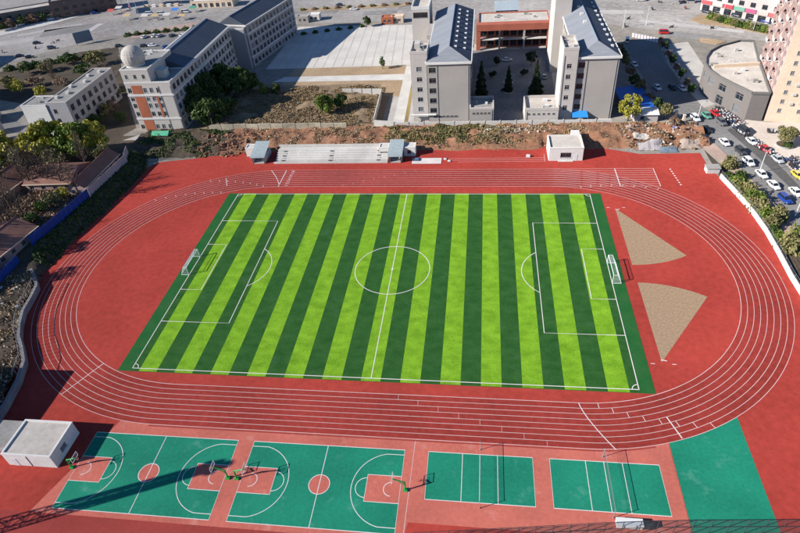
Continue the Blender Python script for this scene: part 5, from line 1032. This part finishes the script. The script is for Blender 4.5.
car((99.93, 30.96), H1, 'suv', 'blue', 'blue car in the roadside row by the shrubs'); car((103.88, 34.39), H1, 'sedan', 'white', 'white car out in the lane beside the blue car'); car((107.67, 43.16), H1, 'sedan', 'yellow', 'yellow taxi at the right edge on the side road', sign=True)
car((90.45, 79.74), H1, 'suv', 'white', 'white car where the side road leaves the shade'); car((91.69, 71.73), H1, 'sedan', 'black', 'black car below the white one at the shade edge'); car((97.55, 76.53), H1, 'suv', 'grey', 'grey car in the lane beside the parked scooters'); car((97.61, 83.25), H1, 'sedan', 'red', 'red car among the scooters by the curved building'); car((94.42, 81.85), H1, 'sedan', 'green', 'dull green car beside the red car at the shade edge')
car((102.43, 70.02), H1, 'van', 'dark', 'dark van among the scooters along the forecourt kerb'); car((104.54, 58.22), H1, 'sedan', 'red', 'red car parked along the forecourt kerb'); car((105.72, 52.18), H1, 'sedan', 'silver', 'silver car parked along the forecourt kerb'); car((102.32, 63.35), H1, 'sedan', 'white', 'white car pulled in by the dark van on the forecourt side')
for q, lab in (((80.31, 128.74), 'white car in the shade of the side road nearest the slab block'), ((84.07, 105.70), 'white car in the middle of the shaded side road'), ((92.35, 104.30), 'white car in the shade against the curved building forecourt')): car(q, H2 if lab[13] == 'i' and 'slab' in lab else H3, 'sedan', 'white', lab)
car((82.58, 156.68), R(80), 'van', 'white', 'white van in the shade near the zebra crossing'); car((89.19, 105.39), H3, 'sedan', 'black', 'black car barely visible in the shade beside the forecourt')
car((99.67, 165.36), R(-8), 'van', 'red', 'red van waiting by the zebra crossing')
car((-49.02, 222.12), R(-5), 'sedan', 'white', 'white car driving on the avenue above the plaza'); car((-59.20, 231.18), R(175), 'sedan', 'dark', 'dark car on the avenue behind the white car'); car((99.90, 216.51), R(-12), 'van', 'white', 'white van at the top edge of the avenue')
car((-214.95, 183.89), R(12), 'sedan', 'black', 'black car in the open junction, farther from the verge'); car((-200.47, 174.78), R(12), 'suv', 'dark', 'dark car in the open junction nearest the shaded verge'); car((-211.59, 164.09), R(20), 'sedan', 'black', 'black car parked in verge shade, left of two'); car((-204.66, 162.07), R(20), 'sedan', 'black', 'black car parked in verge shade, right of two')
car((-210.82, 236.81), R(15), 'sedan', 'blue', 'blue car at the far side of the junction'); car((-233.72, 227.99), R(28), 'van', 'white', 'white van by the old shop row'); car((-229.41, 228.40), R(28), 'sedan', 'grey', 'grey car behind the white van by the old shop row'); car((-247.63, 218.32), R(28), 'van', 'white', 'white van before the old shop fronts at the left corner')
for i, (q, c) in enumerate((((-162.62, 174.15), 'black'), ((-148.30, 172.76), 'black'), ((-143.57, 173.03), 'white'), ((-154.67, 187.15), 'white'), ((-149.54, 188.19), 'white'), ((-146.59, 187.87), 'silver'), ((-139.93, 187.95), 'grey'), ((-133.88, 188.08), 'white'), ((-130.99, 187.77), 'dark'), ((-135.24, 170.04), 'blue'))):
    car(q, R(5) if i in (0, 1, 2) else R(75), 'sedan', c, ['black car alone at the dome end of the shaded car park', 'black car beside the white one in the middle of the car park', 'white car in the middle of the shaded car park', 'white car at the left end of the car park hedge row', 'white car second in the car park hedge row', 'silver car third in the car park hedge row', 'grey car fourth in the car park hedge row', 'white car fifth in the car park hedge row', 'dark car at the roof end of the car park hedge row', 'blue car standing apart in the car park'][i])
for i, (q, c) in enumerate((((124.46, 192.81), 'dark'), ((129.55, 192.11), 'black'), ((135.31, 185.21), 'dark'), ((140.46, 180.09), 'black'), ((144.66, 175.25), 'blue'))):
    car(q, R(-48), 'suv', c, ['dark car parked before the left end of the shop row', 'black car parked before the red shop signs', 'dark car parked before the middle of the shop row', 'black car parked before the green shop sign', 'blue car parked before the shop row beside the tower'][i])
# market vans under the canopies
for i, q in enumerate(((-171.91, 229.58), (-163.94, 228.50), (-149.97, 230.48))): car(q, R(5), 'van', 'white', ['white van by the market canopy, left of three', 'white van by the market canopy, middle of three', 'white van by the market canopy, right of three'][i])
# scooters
def scooter_mesh(col, cache={}):
    if col in cache: return cache[col]
    m = MB()
    for x in (-.62, .62): m.tube((x, -.06, .25), (x, .06, .25), .25, n=10, mi=0)
    m.prism([(-.75, -.16), (.1, -.14), (.1, .14), (-.75, .16)], .42, .72, 1); m.box(-.15, .45, -.16, .16, .22, .32, 1); m.prism([(.42, -.22), (.56, -.12), (.56, .12), (.42, .22)], .28, .95, 1)
    m.prism([(-.78, -.15), (.02, -.13), (.02, .13), (-.78, .15)], .725, .83, 2); m.tube((.62, 0, .25), (.42, 0, 1.05), .035, n=5, mi=2); m.tube((.40, -.33, 1.05), (.40, .33, 1.05), .025, n=5, mi=2); m.box(.46, .58, -.08, .08, .86, 1.0, 3); m.box(-.98, -.74, -.18, .18, .8, 1.1, 1)
    cache[col] = m.mesh('scooter', [TYRE, mat('scooter_'+col, dict(white=(.6, .58, .56), pink=(.42, .27, .26), red=(.30, .05, .05), dark=(.05, .05, .06), blue=(.06, .10, .25))[col], .4, 0.0), DARKM, LAMPW]); return cache[col]
rs = random.Random(31)
def scooters(a, b, n, off, name_by, group):
    a = Vector(a); b = Vector(b); d = (b-a).normalized(); nn = Vector((-d.y, d.x))
    for i in range(n):
        p = a+(b-a)*(i+rs.uniform(-.15, .15))/max(1, n-1)+nn*(off+rs.uniform(-.25, .25)); c = rs.choice(['white', 'white', 'pink', 'dark', 'dark', 'dark', 'blue'])
        o = bpy.data.objects.new('parked_scooter', scooter_mesh(c)); COL.objects.link(o); o.location = (p.x, p.y, .115); o.rotation_euler = (0, 0, math.atan2(nn.y, nn.x)+rs.uniform(-.25, .25))
        tag(o, c+' scooter, '+ORD[i]+' from left in the line '+name_by, 'scooter', group)
scooters((99.85, 87.83), (103.29, 75.61), 20, 0, 'against the curved grey building', 'scooters by the curved building')
scooters((98.79, 86.30), (102.34, 73.50), 18, -.6, 'second line out from the curved grey building', 'scooters second line by the curved building')
scooters((100.28, 73.57), (103.65, 61.39), 16, .3, 'between the dark van and the forecourt kerb', 'scooters on the forecourt kerb')
scooters((102.61, 60.77), (105.53, 53.95), 9, .5, 'between the red and silver kerbside cars', 'scooters between the kerbside cars')
scooters((109.29, 70.50), (111.06, 69.76), 5, 0, 'beside the round planter', 'scooters by the planter')
scooters((108.38, 52.14), (108.69, 45.88), 9, .2, 'on the forecourt above the yellow taxi', 'scooters above the taxi')
scooters((109.82, 53.88), (110.31, 48.10), 8, .2, 'on the forecourt farther from the taxi', 'scooters far row above the taxi')
for q, c, lab in (((88.46, 187.51), 'dark', 'dark motor scooter on the avenue above the slab roof, farther one'), ((85.24, 176.77), 'dark', 'dark motor scooter on the avenue above the slab roof, nearer one'), ((101.96, 200.77), 'dark', 'dark motor scooter in the middle of the avenue'), ((104.35, 173.08), 'dark', 'dark motor scooter on the avenue right of the red van'), ((-210.21, 175.71), 'dark', 'dark scooter in the junction between two dark cars'), ((-205.47, 183.73), 'white', 'white scooter in the junction by the dark cars'), ((-204.45, 186.79), 'dark', 'dark scooter in the junction farthest right'), ((-226.18, 171.20), 'dark', 'dark scooter at the left edge of the junction'), ((108.01, 211.74), 'dark', 'dark scooter at the far side of the avenue'), ((116.97, 200.28), 'red', 'red scooter before the shops'), ((120.71, 169.76), 'dark', 'dark scooter on the avenue below the shop island')):
    o = bpy.data.objects.new('motor_scooter', scooter_mesh(c)); COL.objects.link(o); o.location = (*q, .01); o.rotation_euler = (0, 0, rs.uniform(0, 6.28)); o.scale = (1.15,)*3; tag(o, lab, 'scooter')
# ---------------------------------------------------------------- street lamps
def lamp(p, h, ang, label, two=False, z=0.0):
    t = thing('street_lamp', label, 'street lamp', (p[0], p[1], z), 0, 'street lamps'); x, y = p
    MB().tube((x, y, z), (x, y, z+h), .11, .06, n=8).tube((x, y, z), (x, y, z+.5), .2, n=8).build('pole', STEELW, t)
    for s_ in ((1, -1) if two else (1,)):
        dx, dy = math.cos(ang)*s_, math.sin(ang)*s_; MB().tube((x, y, z+h-.1), (x+dx*1.8, y+dy*1.8, z+h+.35), .05, n=6).build('arm', STEELW, t)
        MB().obox((x+dx*1.6, y+dy*1.6), (x+dx*2.5, y+dy*2.5), .3, z+h+.3, z+h+.45).build('lamp_head', STEELG, t)
for q, h, a, lab in (((98.63, 45.42), 6.5, 40, 'white street lamp standing among the white roadside cars'), ((100.00, 23.99), 6.5, 40, 'white street lamp below the blue car'), ((90.87, 78.98), 6, 30, 'white street lamp by the shaded end of the side road'), ((129.10, 184.52), 8, 200, 'street lamp on the shop island, left one'), ((136.06, 165.28), 8, 200, 'street lamp on the shop island, right one'), ((-237.29, 228.44), 10, -60, 'tall street lamp before the old shop row'), ((-202.90, 161.92), 9, 120, 'street lamp on the verge in the lower part of the junction'), ((-174.63, 222.29), 9, -80, 'street lamp beside the slanting banner'), ((94.75, 178.52), 8, -90, 'street lamp on the avenue by the zebra crossing'), ((-202.35, 254.40), 9, -60, 'street lamp at the far corner of the junction'), ((84.14, 175.46), 8, -90, 'street lamp on the avenue above the slab roof'), ((-224.82, 232.71), 8, -60, 'street lamp between the old shop row and the banner')):
    lamp(q, h, R(a), lab)
# blue tarpaulin shelter and huts beside the road
bt = thing('blue_shelter', 'large blue tarpaulin shelter in the shade beside the side road', 'shelter', (*(74.03, 96.51), 0))
P4 = [(67.71, 100.28), (77.34, 102.41), (78.19, 83.70), (68.31, 80.23)]
MB().prism(P4, 2.9, 3.05).build('roof', BLUESH, bt)
for p in P4: MB().tube((p[0]*.98+.02*P4[0][0], p[1], 0), (p[0]*.98+.02*P4[0][0], p[1], 2.9), .08).build('post', STEELG, bt)
s = thing('white_roof_hut', 'white-roofed hut at the corner of the blue tarpaulin shelter', 'hut', (*(75.18, 81.85), 0)); x, y = (74.88, 80.33)
block(s, x-4, x+3.5, y-1.5, y+4.5, 0, 2.6, GREYL, S_=[(2, 3.2, .8, 2)]); MB().q((x-4.3, y-2, 2.6), (x+3.8, y-2, 2.6), (x+3.8, y+1.5, 3.5), (x-4.3, y+1.5, 3.5)).q((x-4.3, y+1.5, 3.5), (x+3.8, y+1.5, 3.5), (x+3.8, y+5, 2.6), (x-4.3, y+5, 2.6)).build('roof', WHITEW, s)
s = thing('blue_awning', 'bright blue awning at the foot of the sunlit annex', 'awning', (*(53.61, 80.37), 0)); x, y = (53.61, 80.37)
MB().q((x-2.6, y-1.6, 2.0), (x+2.6, y-1.6, 2.0), (x+2.4, y+1.6, 2.9), (x-2.4, y+1.6, 2.9)).q((x-2.4, y+1.6, 2.85), (x+2.4, y+1.6, 2.85), (x+2.6, y-1.6, 1.95), (x-2.6, y-1.6, 1.95)).build('cover', mat('awning_bright', (0.03, 0.25, 0.62), .6, .1), s)
for dx in (-2.5, 2.5): MB().tube((x+dx, y-1.5, 0), (x+dx, y-1.5, 2), .05).tube((x+dx*.95, y+1.5, 0), (x+dx*.95, y+1.5, 2.85), .05).build('post', STEELG, s)
for i, (q, c, lab) in enumerate((((-26.86, 196.55), BRICK, 'small terracotta kiosk beyond the plaza'), ((-21.85, 197.56), CREAM, 'small cream kiosk beyond the plaza'), ((-72.72, 203.94), GREYW, 'grey kiosk by the hedge beyond the plaza'), ((-67.38, 206.70), WHITEW, 'white kiosk by the hedge beyond the plaza'))):
    s = thing('kiosk', lab, 'kiosk', (*q, 0)); x, y = q; block(s, x-3, x+3, y-2, y+2.5, 0, 3, c, S_=[(1, 2.4, .9, 2.1), (3.4, 4.8, .9, 2.1)], roof=c, parapet=.3)
s = thing('site_tank', 'dark water tank standing at the road corner beside the debris', 'tank', (*(82.25, 71.32), 0)); x, y = (82.25, 71.32)
MB().tube((x, y, 0), (x, y, 1.6), 1.1, n=16).build('body', mat('tank_blue', (.12, .14, .28), .6, .1), s); MB().tube((x, y, 1.6), (x, y, 1.9), 1.1, .4, n=16).build('cap', mat('tank_blue', (0, 0, 0)), s)
for i, q in enumerate(((81.69, 74.18), (84.62, 81.48), (86.39, 78.40))):
    s = thing('gate_pillar', ['white gate pillar at the debris corner, nearest the track', 'pale gate pillar at the debris corner, farthest from the track', 'pale gate pillar at the debris corner, on the road side'][i], 'pillar', (*q, 0), 0, 'gate pillars'); x, y = q; MB().box(x-.35, x+.35, y-.35, y+.35, 0, 2.4).build('shaft', WHITEW if i == 0 else CREAM, s); MB().box(x-.45, x+.45, y-.45, y+.45, 2.4, 2.55).build('cap', CONCL, s)

# ---------------------------------------------------------------- more planting and street clutter
for i, (px_, lab) in enumerate((((20.67, 102.88), 'stone planter ring under the courtyard conifer nearest the shaded slab block'), ((30.72, 106.03), 'stone planter ring under the middle courtyard conifer'), ((40.40, 101.81), 'stone planter ring under the courtyard conifer by the sunlit annex'), ((30.95, 114.70), 'empty stone planter ring beyond the middle courtyard conifer'))):
    t = thing('planter_ring', lab, 'planter', (*px_, 0.03), 0, 'courtyard planter rings'); P0, P1 = arc(*px_, 1.9, 0, 360, 20), arc(*px_, 1.55, 0, 360, 20); m = MB()
    for k in range(20): m.q((*P0[k], .4), (*P0[k+1], .4), (*P1[k+1], .4), (*P1[k], .4)); m.q((*P0[k], .03), (*P0[k+1], .03), (*P0[k+1], .4), (*P0[k], .4)); m.q((*P1[k+1], .03), (*P1[k], .03), (*P1[k], .4), (*P1[k+1], .4))
    m.build('kerb', CONCL, t); MB().poly(P1[:-1], .3).build('soil', DARKSOIL, t)
for q, h, r, k, lab in (((24.86, 120.17), 3.2, 1.6, 'con', 'low dark bush beyond the first courtyard conifer'), ((37.35, 121.37), 3.2, 1.6, 'con', 'low dark bush between two courtyard conifers'), ((40.66, 131.85), 6.5, 2.2, 'con', 'dark tree at the far end of the courtyard by the hall'), ((26.98, 132.93), 4.5, 1.8, 'con', 'dark tree at the far end of the courtyard by the shaded block')):
    tree(q, h, r, k, lab, dens=1400, leaf=.08)
car((31.18, 138.29), R(5), 'sedan', 'white', 'white car at the far end of the shaded courtyard'); car((44.88, 118.80), R(88), 'sedan', 'silver', 'silver car along the annex side of the courtyard')
for i in range(10):
    a, b, c = Vector((78.48, 144.72)), Vector((77.71, 103.34)), Vector((83.82, 74.11)); t = i/9*2; q = a+(b-a)*t if t < 1 else b+(c-b)*(t-1)
    tree((q.x-1.5, q.y), 4.0+(i % 3), 2.0, ('brown', 'ever', 'olive')[i % 3], ORD[i]+' shaded street tree from the avenue on the slab block side of the side road', group='street trees on the slab block side', dens=1200, leaf=.09)
for i in range(8):
    a, b = Vector((94.78, 150.44)), Vector((93.72, 98.92)); q = a+(b-a)*i/7
    tree((q.x, q.y), 3.6+(i % 2), 1.5, ('brown', 'ever')[i % 2], ORD[i]+' small shaded street tree from the avenue on the forecourt side of the side road', group='street trees on the forecourt side', dens=800, leaf=.10)
for i, (q, h, r, k) in enumerate((((-158.58, 135.07), 6, 4.2, 'ever'), ((-159.54, 147.58), 7, 4.4, 'olive'), ((-139.17, 115.74), 6, 3.6, 'ever'), ((-128.24, 108.90), 5, 3.0, 'olive'), ((-189.91, 139.73), 6, 4.0, 'ever'), ((-176.39, 151.53), 5, 4.2, 'ever'), ((-181.81, 141.64), 5, 4.0, 'olive'), ((-125.47, 84.42), 4, 3.0, 'ever'), ((-115.43, 85.79), 4, 2.6, 'ever'), ((-130.49, 103.03), 5, 3.2, 'olive'))):
    tree(q, h, r, k, ['dark tree behind the roof of the small grey block', 'olive tree between the billboard and the dome', 'dark tree in the gap between the grey block and the dome', 'olive tree close under the striped front corner', 'dark tree on the verge near the pinkish apartments', 'dark tree on the verge below the billboard', 'olive tree on the verge left of the conical bare tree', 'dark low tree at the corner of the small grey block', 'dark low tree at the foot of the striped front', 'olive tree midway between the grey block and the striped front'][i], dens=2200, leaf=.07)
struct('shrubbery_soil', MB().poly([(-154.04, 125.43), (-156.43, 155.22), (-134.27, 124.18), (-107.00, 80.40), (-110.09, 72.39), (-121.13, 82.55), (-126.86, 102.86)], 0.03), DARKSOIL, 'dark planted soil between the small grey block and the striped front')
for i in range(9):
    a, b = Vector((-254.10, 209.94)), Vector((-219.74, 242.11)); q = a+(b-a)*i/8
    tree((q.x, q.y), 5.5, 3.2, ('ever', 'brown')[i % 2], ORD[i]+' dark street tree from the left before the old shop row', group='street trees before the old shop row', dens=1500, leaf=.08)
for i, (p, h, lab) in enumerate((((-113, -15), 17, 'bare tree outside the left edge, shadowing the track bend, farther south'), ((-117, -4), 18, 'bare tree outside the left edge, shadowing the track bend, middle'), ((-121, 4), 17, 'bare tree behind the left-edge house, shadowing the track bend'))): tree(p, h, 4.6, 'brown', lab.replace('bare', 'brown-leaved'), z=1.5, dens=1500, leaf=.05, name='brown_tree')  # brown crowns added to these bare trees to deepen their shadow
# draped sheets on the debris
for i, (q, w_, c, lab) in enumerate((((72.62, 61.43), 4.5, (.40, .36, .35), 'grey plastic sheet draped over debris at the track corner'), ((77.44, 59.40), 3.5, (.16, .20, .24), 'dark blue-grey sheet draped over debris at the track corner'), ((70.57, 66.13), 3.0, (.50, .46, .40), 'pale sheet draped over debris near the yellow-green tree'), ((84.38, 61.82), 3.6, (.38, .30, .24), 'tan sheet draped over debris nearest the road'))):
    v = []; f = []; N = 9
    for a in range(N):
        for b in range(N):
            x = q[0]+(a/(N-1)-.5)*w_*1.6; y = q[1]+(b/(N-1)-.5)*w_; e = min(a, b, N-1-a, N-1-b)/4; v.append((x, y, max(0, h_back(x, y) or 0)+.12+.7*e**.6+.25*nz(x, y, .9, i)))
    for a in range(N-1):
        for b in range(N-1): f.append((a*N+b, (a+1)*N+b, (a+1)*N+b+1, a*N+b+1))
    m = MB(); m.v = v; m.f = f; m.m = [0]*len(f); tag(m.build('draped_sheet', mat('sheet_%d' % i, c, .6, .15, .8)), lab, 'plastic sheet', 'draped debris sheets')
scatter_leaves('dark_bank_scrub', LF['ever'], 5000, lambda r: (r.uniform(-98, -68), r.uniform(57, 76)), 0.35, lambda x, y: h_back(x, y) if nz(x, y, .2, 21) > -.05 else None, 'dark scrub added for shade on the bank below the striped front', 22)  # dark leaves deepen the shade painted on this bank

cb_ = thing('shade_block', 'unseen grey block added outside the left edge to shade the junction kerb', 'building', (-250, 138, 0)); block(cb_, -268, -238, 112, 156, 0, 15, GREYW, E_=wg(44, 10, 1.8, [(1, 1.7), (4.6, 1.7), (8.2, 1.7), (11.6, 1.7)], 1.5, 1.5), roof=ROOFG, parapet=.5)  # added out of view to cast a band of shade on the junction

scatter_leaves('terrace_weeds', LF['dry'], 7000, lambda r: (lambda y: (edgex(y)-r.uniform(.5, 18), y))(r.uniform(-46, -6)), 0.3, lambda x, y: h_left(x, y) if nz(x, y, .3, 17) > -.1 else None, 'dry weeds among the rubble behind the retaining wall', 25)
struct('market_pavement', MB().poly([(-168.30, 195.10), (-151.50, 205.00), (-130.92, 213.03), (-126.65, 202.04), (-144.92, 194.14), (-161.58, 186.30)], 0.12), PAVE, 'worn brick pavement between the car park hedge and the avenue')
struct('old_row_pavement', MB().poly([(-248.74, 200.57), (-230.87, 216.30), (-214.18, 239.30), (-219.24, 248.30), (-237.38, 226.52), (-255.50, 210.10)], 0.12), CONCL, 'pale pavement strip before the old shop row')
ms_ = [((0.5, 0.1, 0.08), 'red'), ((0.05, 0.2, 0.55), 'blue'), ((0.55, 0.52, 0.47), 'white'), ((0.5, 0.36, 0.2), 'tan'), ((0.08, 0.3, 0.2), 'green'), ((0.5, 0.42, 0.1), 'yellow')]
for i, (px_, ci) in enumerate((((-197.75, 233.05), 0), ((-195.58, 238.76), 2), ((-181.57, 221.31), 3), ((-169.74, 219.80), 2), ((-163.25, 218.97), 3), ((-156.41, 219.94), 2), ((-155.64, 229.31), 1), ((-145.60, 231.83), 4), ((-146.01, 216.76), 3), ((118.42, 211.90), 0), ((121.61, 209.68), 5), ((114.46, 209.03), 1))):
    x, y = px_; c, cn_ = ms_[ci]; t = thing('market_stall', cn_+' awning street stall, '+ORD[i if i < 9 else i-9]+(' along the market pavement' if i < 9 else ' of three at the far end of the shop row'), 'stall', (x, y, 0), 0, 'street stalls')
    MB().q((x-2, y-1.6, 2.3), (x+2, y-1.6, 2.3), (x+2, y+1.6, 3.0), (x-2, y+1.6, 3.0)).build('awning', mat('stall_'+cn_, c, .7, .1), t); MB().box(x-1.7, x+1.7, y-1.2, y-0.4, 0, .9).build('counter', CONC, t)
    for dx, dy, zz in ((-1.9, -1.5, 2.3), (1.9, -1.5, 2.3), (-1.9, 1.5, 2.95), (1.9, 1.5, 2.95)): MB().tube((x+dx, y+dy, 0), (x+dx, y+dy, zz), .05, n=4).build('post', STEELG, t)

# ---------------------------------------------------------------- facade and roof clutter, road patches
def late(root, fn):
    r0 = root.rotation_euler.copy(); root.rotation_euler = (0, 0, 0); fn(); root.rotation_euler = r0
FB = [(0.9, 2.0), (4.3, 2.0), (7.7, 2.0), (11.1, 2.0), (14.8, 2.1)]
ac_units(Bd, (-86.2, 77.5, 0), R(90), wg(60.5, 18, 2.2, FB, 1.2, 1.2), .45)
late(B2, lambda: ac_units(B2, (-79.5, 140, 0), R(90), wg(44, 13, 2.2, FB, 1.2, 1.2), .45))
ac_units(L, (17, 81, 0), R(90), wg(57, 15, 2.2, fl5, 2, 2), .3)
ac_units(Cb, (-127, 75.6, 0), R(90), wg(33.4, 8, 2.0, [(1.3, 2.1), (4.9, 2.1), (8.6, 2.2)], 1.5, 1.5), .5)
for x in (6.2, 16.4): pipe(L, x, 81, 20.3)
pipe(L, 2.6, 82, 22); pipe(L, 24.4, 78.4, 5.4); pipe(Rb, 54.2, 82, 20.3); pipe(Rb, 63.3, 82, 20.3); pipe(Rb, 46.8, 81, 22); pipe(Rb, 36.0, 79, 4.4); pipe(Bd, -91.0, 77.5, 17); pipe(Bd, -86.6, 77.5, 17)
rq = random.Random(77)
for root, x0, x1, y0, y1, z, n in ((L, -2, 2.4, 83, 92, 23.6, 5), (Rb, 46.9, 50.4, 82, 92, 23.6, 5), (L, 18, 24, 79.5, 87, 5.6, 4), (Rb, 36.5, 45.5, 80, 88.5, 4.6, 6), (Bd, -102, -94, 92.5, 96, 22.6, 5), (Ec, 104, 110, 84, 98, 8.8, 7), (Ec, 104, 114, 105, 118, 8.8, 7), (bk, 21, 48, 158, 170, 9.6, 9), (Cb, -144, -136.5, 76.5, 83, 11.6, 4)):
    for i in range(n):
        x, y = rq.uniform(x0, x1), rq.uniform(y0, y1); s_ = rq.uniform(.3, .75)
        (MB().box(x-s_, x+s_, y-s_*.7, y+s_*.7, z+.01, z+rq.uniform(.4, 1.1)) if i % 3 else MB().tube((x, y, z), (x, y, z+rq.uniform(.8, 1.6)), .09, n=6)).build('roof_unit', rq.choice([CONC, STEELG, ROOFG, FRAME]), root)
PATCH = mat('road_patch', (0.24, 0.225, 0.21), .92, .2, .3); PATCHL = mat('pale_road_patch', (0.42, 0.39, 0.36), .92, .15, .3)
PLACES = ['near the left edge of the junction', 'in the middle of the junction', 'on the junction below the old shop row', 'on the avenue above the plaza corner', 'on the avenue above the slab roof', 'on the avenue beside the zebra crossing', 'on the avenue below the shop island', 'on the avenue near the white car']
for i, (q, w_, l_, a) in enumerate((((-233.22, 188.93), 9, 22, 25), ((-209.22, 206.55), 14, 30, 20), ((-222.53, 208.09), 4, 34, 30), ((-70.80, 221.46), 5, 26, -2), ((77.68, 200.88), 6, 40, -8), ((109.51, 161.62), 8, 18, -25), ((112.85, 174.89), 4, 44, -28), ((-33.53, 214.50), 7, 18, -3))):
    c_, s_ = math.cos(R(a)), math.sin(R(a)); P_ = [(q[0]+u*c_*l_/2-v*s_*w_/2, q[1]+u*s_*l_/2+v*c_*w_/2) for u, v in ((-1, -1), (1, -1), (1, 1), (-1, 1))]
    struct('road_patch', MB().poly(P_, 0.0045), PATCH if i % 2 else PATCHL, ('dark' if i % 2 else 'pale')+' repair patch '+PLACES[i])
for i, (a, b, n) in enumerate((((-195.83, 198.16), (-195.96, 215.72), 12), ((63.76, 186.82), (73.89, 208.14), 10))):
    a, b = Vector(a), Vector(b); d_ = (b-a).normalized(); nn = Vector((-d_.y, d_.x)); m = MB()
    for k in range(n): p = a+(b-a)*k/(n-1); m.ribbon([tuple(p-nn*1.9), tuple(p+nn*1.9)], .8, .0085)
    struct('zebra_crossing', m, LINE, ['white zebra crossing over the open junction', 'white zebra crossing on the avenue above the courtyard'][i])
for i, pts in enumerate(([(-246.13, 196.89), (-225.90, 208.48), (-209.33, 230.66), (-194.50, 246.85)], [(-229.16, 172.96), (-213.06, 183.70), (-197.81, 193.38), (-177.91, 211.70)])):
    struct('junction_marking', MB().ribbon([tuple(p) for p in pts], .25, .0085), LINE, ['white edge line curving past the old shop row', 'white edge line curving past the billboard'][i])
md = struct('median_strip', MB().prism([(-81.13, 228.57), (-24.54, 229.89), (-17.97, 230.83), (-17.59, 226.94), (-23.87, 224.10), (-79.64, 222.69)], 0, .18), TANSOIL, 'narrow planted median in the avenue beyond the plaza')
for i in range(10):
    a, b = Vector((-78.59, 225.36)), Vector((-19.92, 228.24)); q = a+(b-a)*i/9; tree((q.x, q.y), 1.5, 2.0, ('olive', 'brown')[i % 2], ORD[i]+' low median bush from the left in the avenue beyond the plaza', shape='shrub', cat='shrub', z=.15, group='median bushes', dens=400, leaf=.14)

for i, (q, h, lab) in enumerate((((-124.82, 32.27), 14, 'bare tree behind the left-edge house roof, upper one'), ((-121.32, 35.83), 15, 'bare tree between the left-edge house and the sunlit roof'), ((-115.39, 35.82), 14, 'bare tree at the left end of the sunlit brown roof'), ((-107.69, 11.15), 11, 'bare tree beside the garden bush near the hoarding end'), ((-106.68, 47.04), 13, 'bare tree behind the narrow brown-roofed wing'))): bare(q, h, lab, 1.9, True, 'bare trees by the brown-roofed houses')
for i in range(12):
    a, b = Vector((90.17, 42.74)), Vector((93.27, 11.28)); q = a+(b-a)*i/11; tree((q.x-.4, q.y), 2.3+.5*(i % 3), 1.8, ('ever', 'mid', 'olive')[i % 3], ORD[i]+' hedge shrub from the far end close against the low white wall', shape='shrub', cat='shrub', z=.03, group='hedge against the white wall', dens=900, leaf=.10)
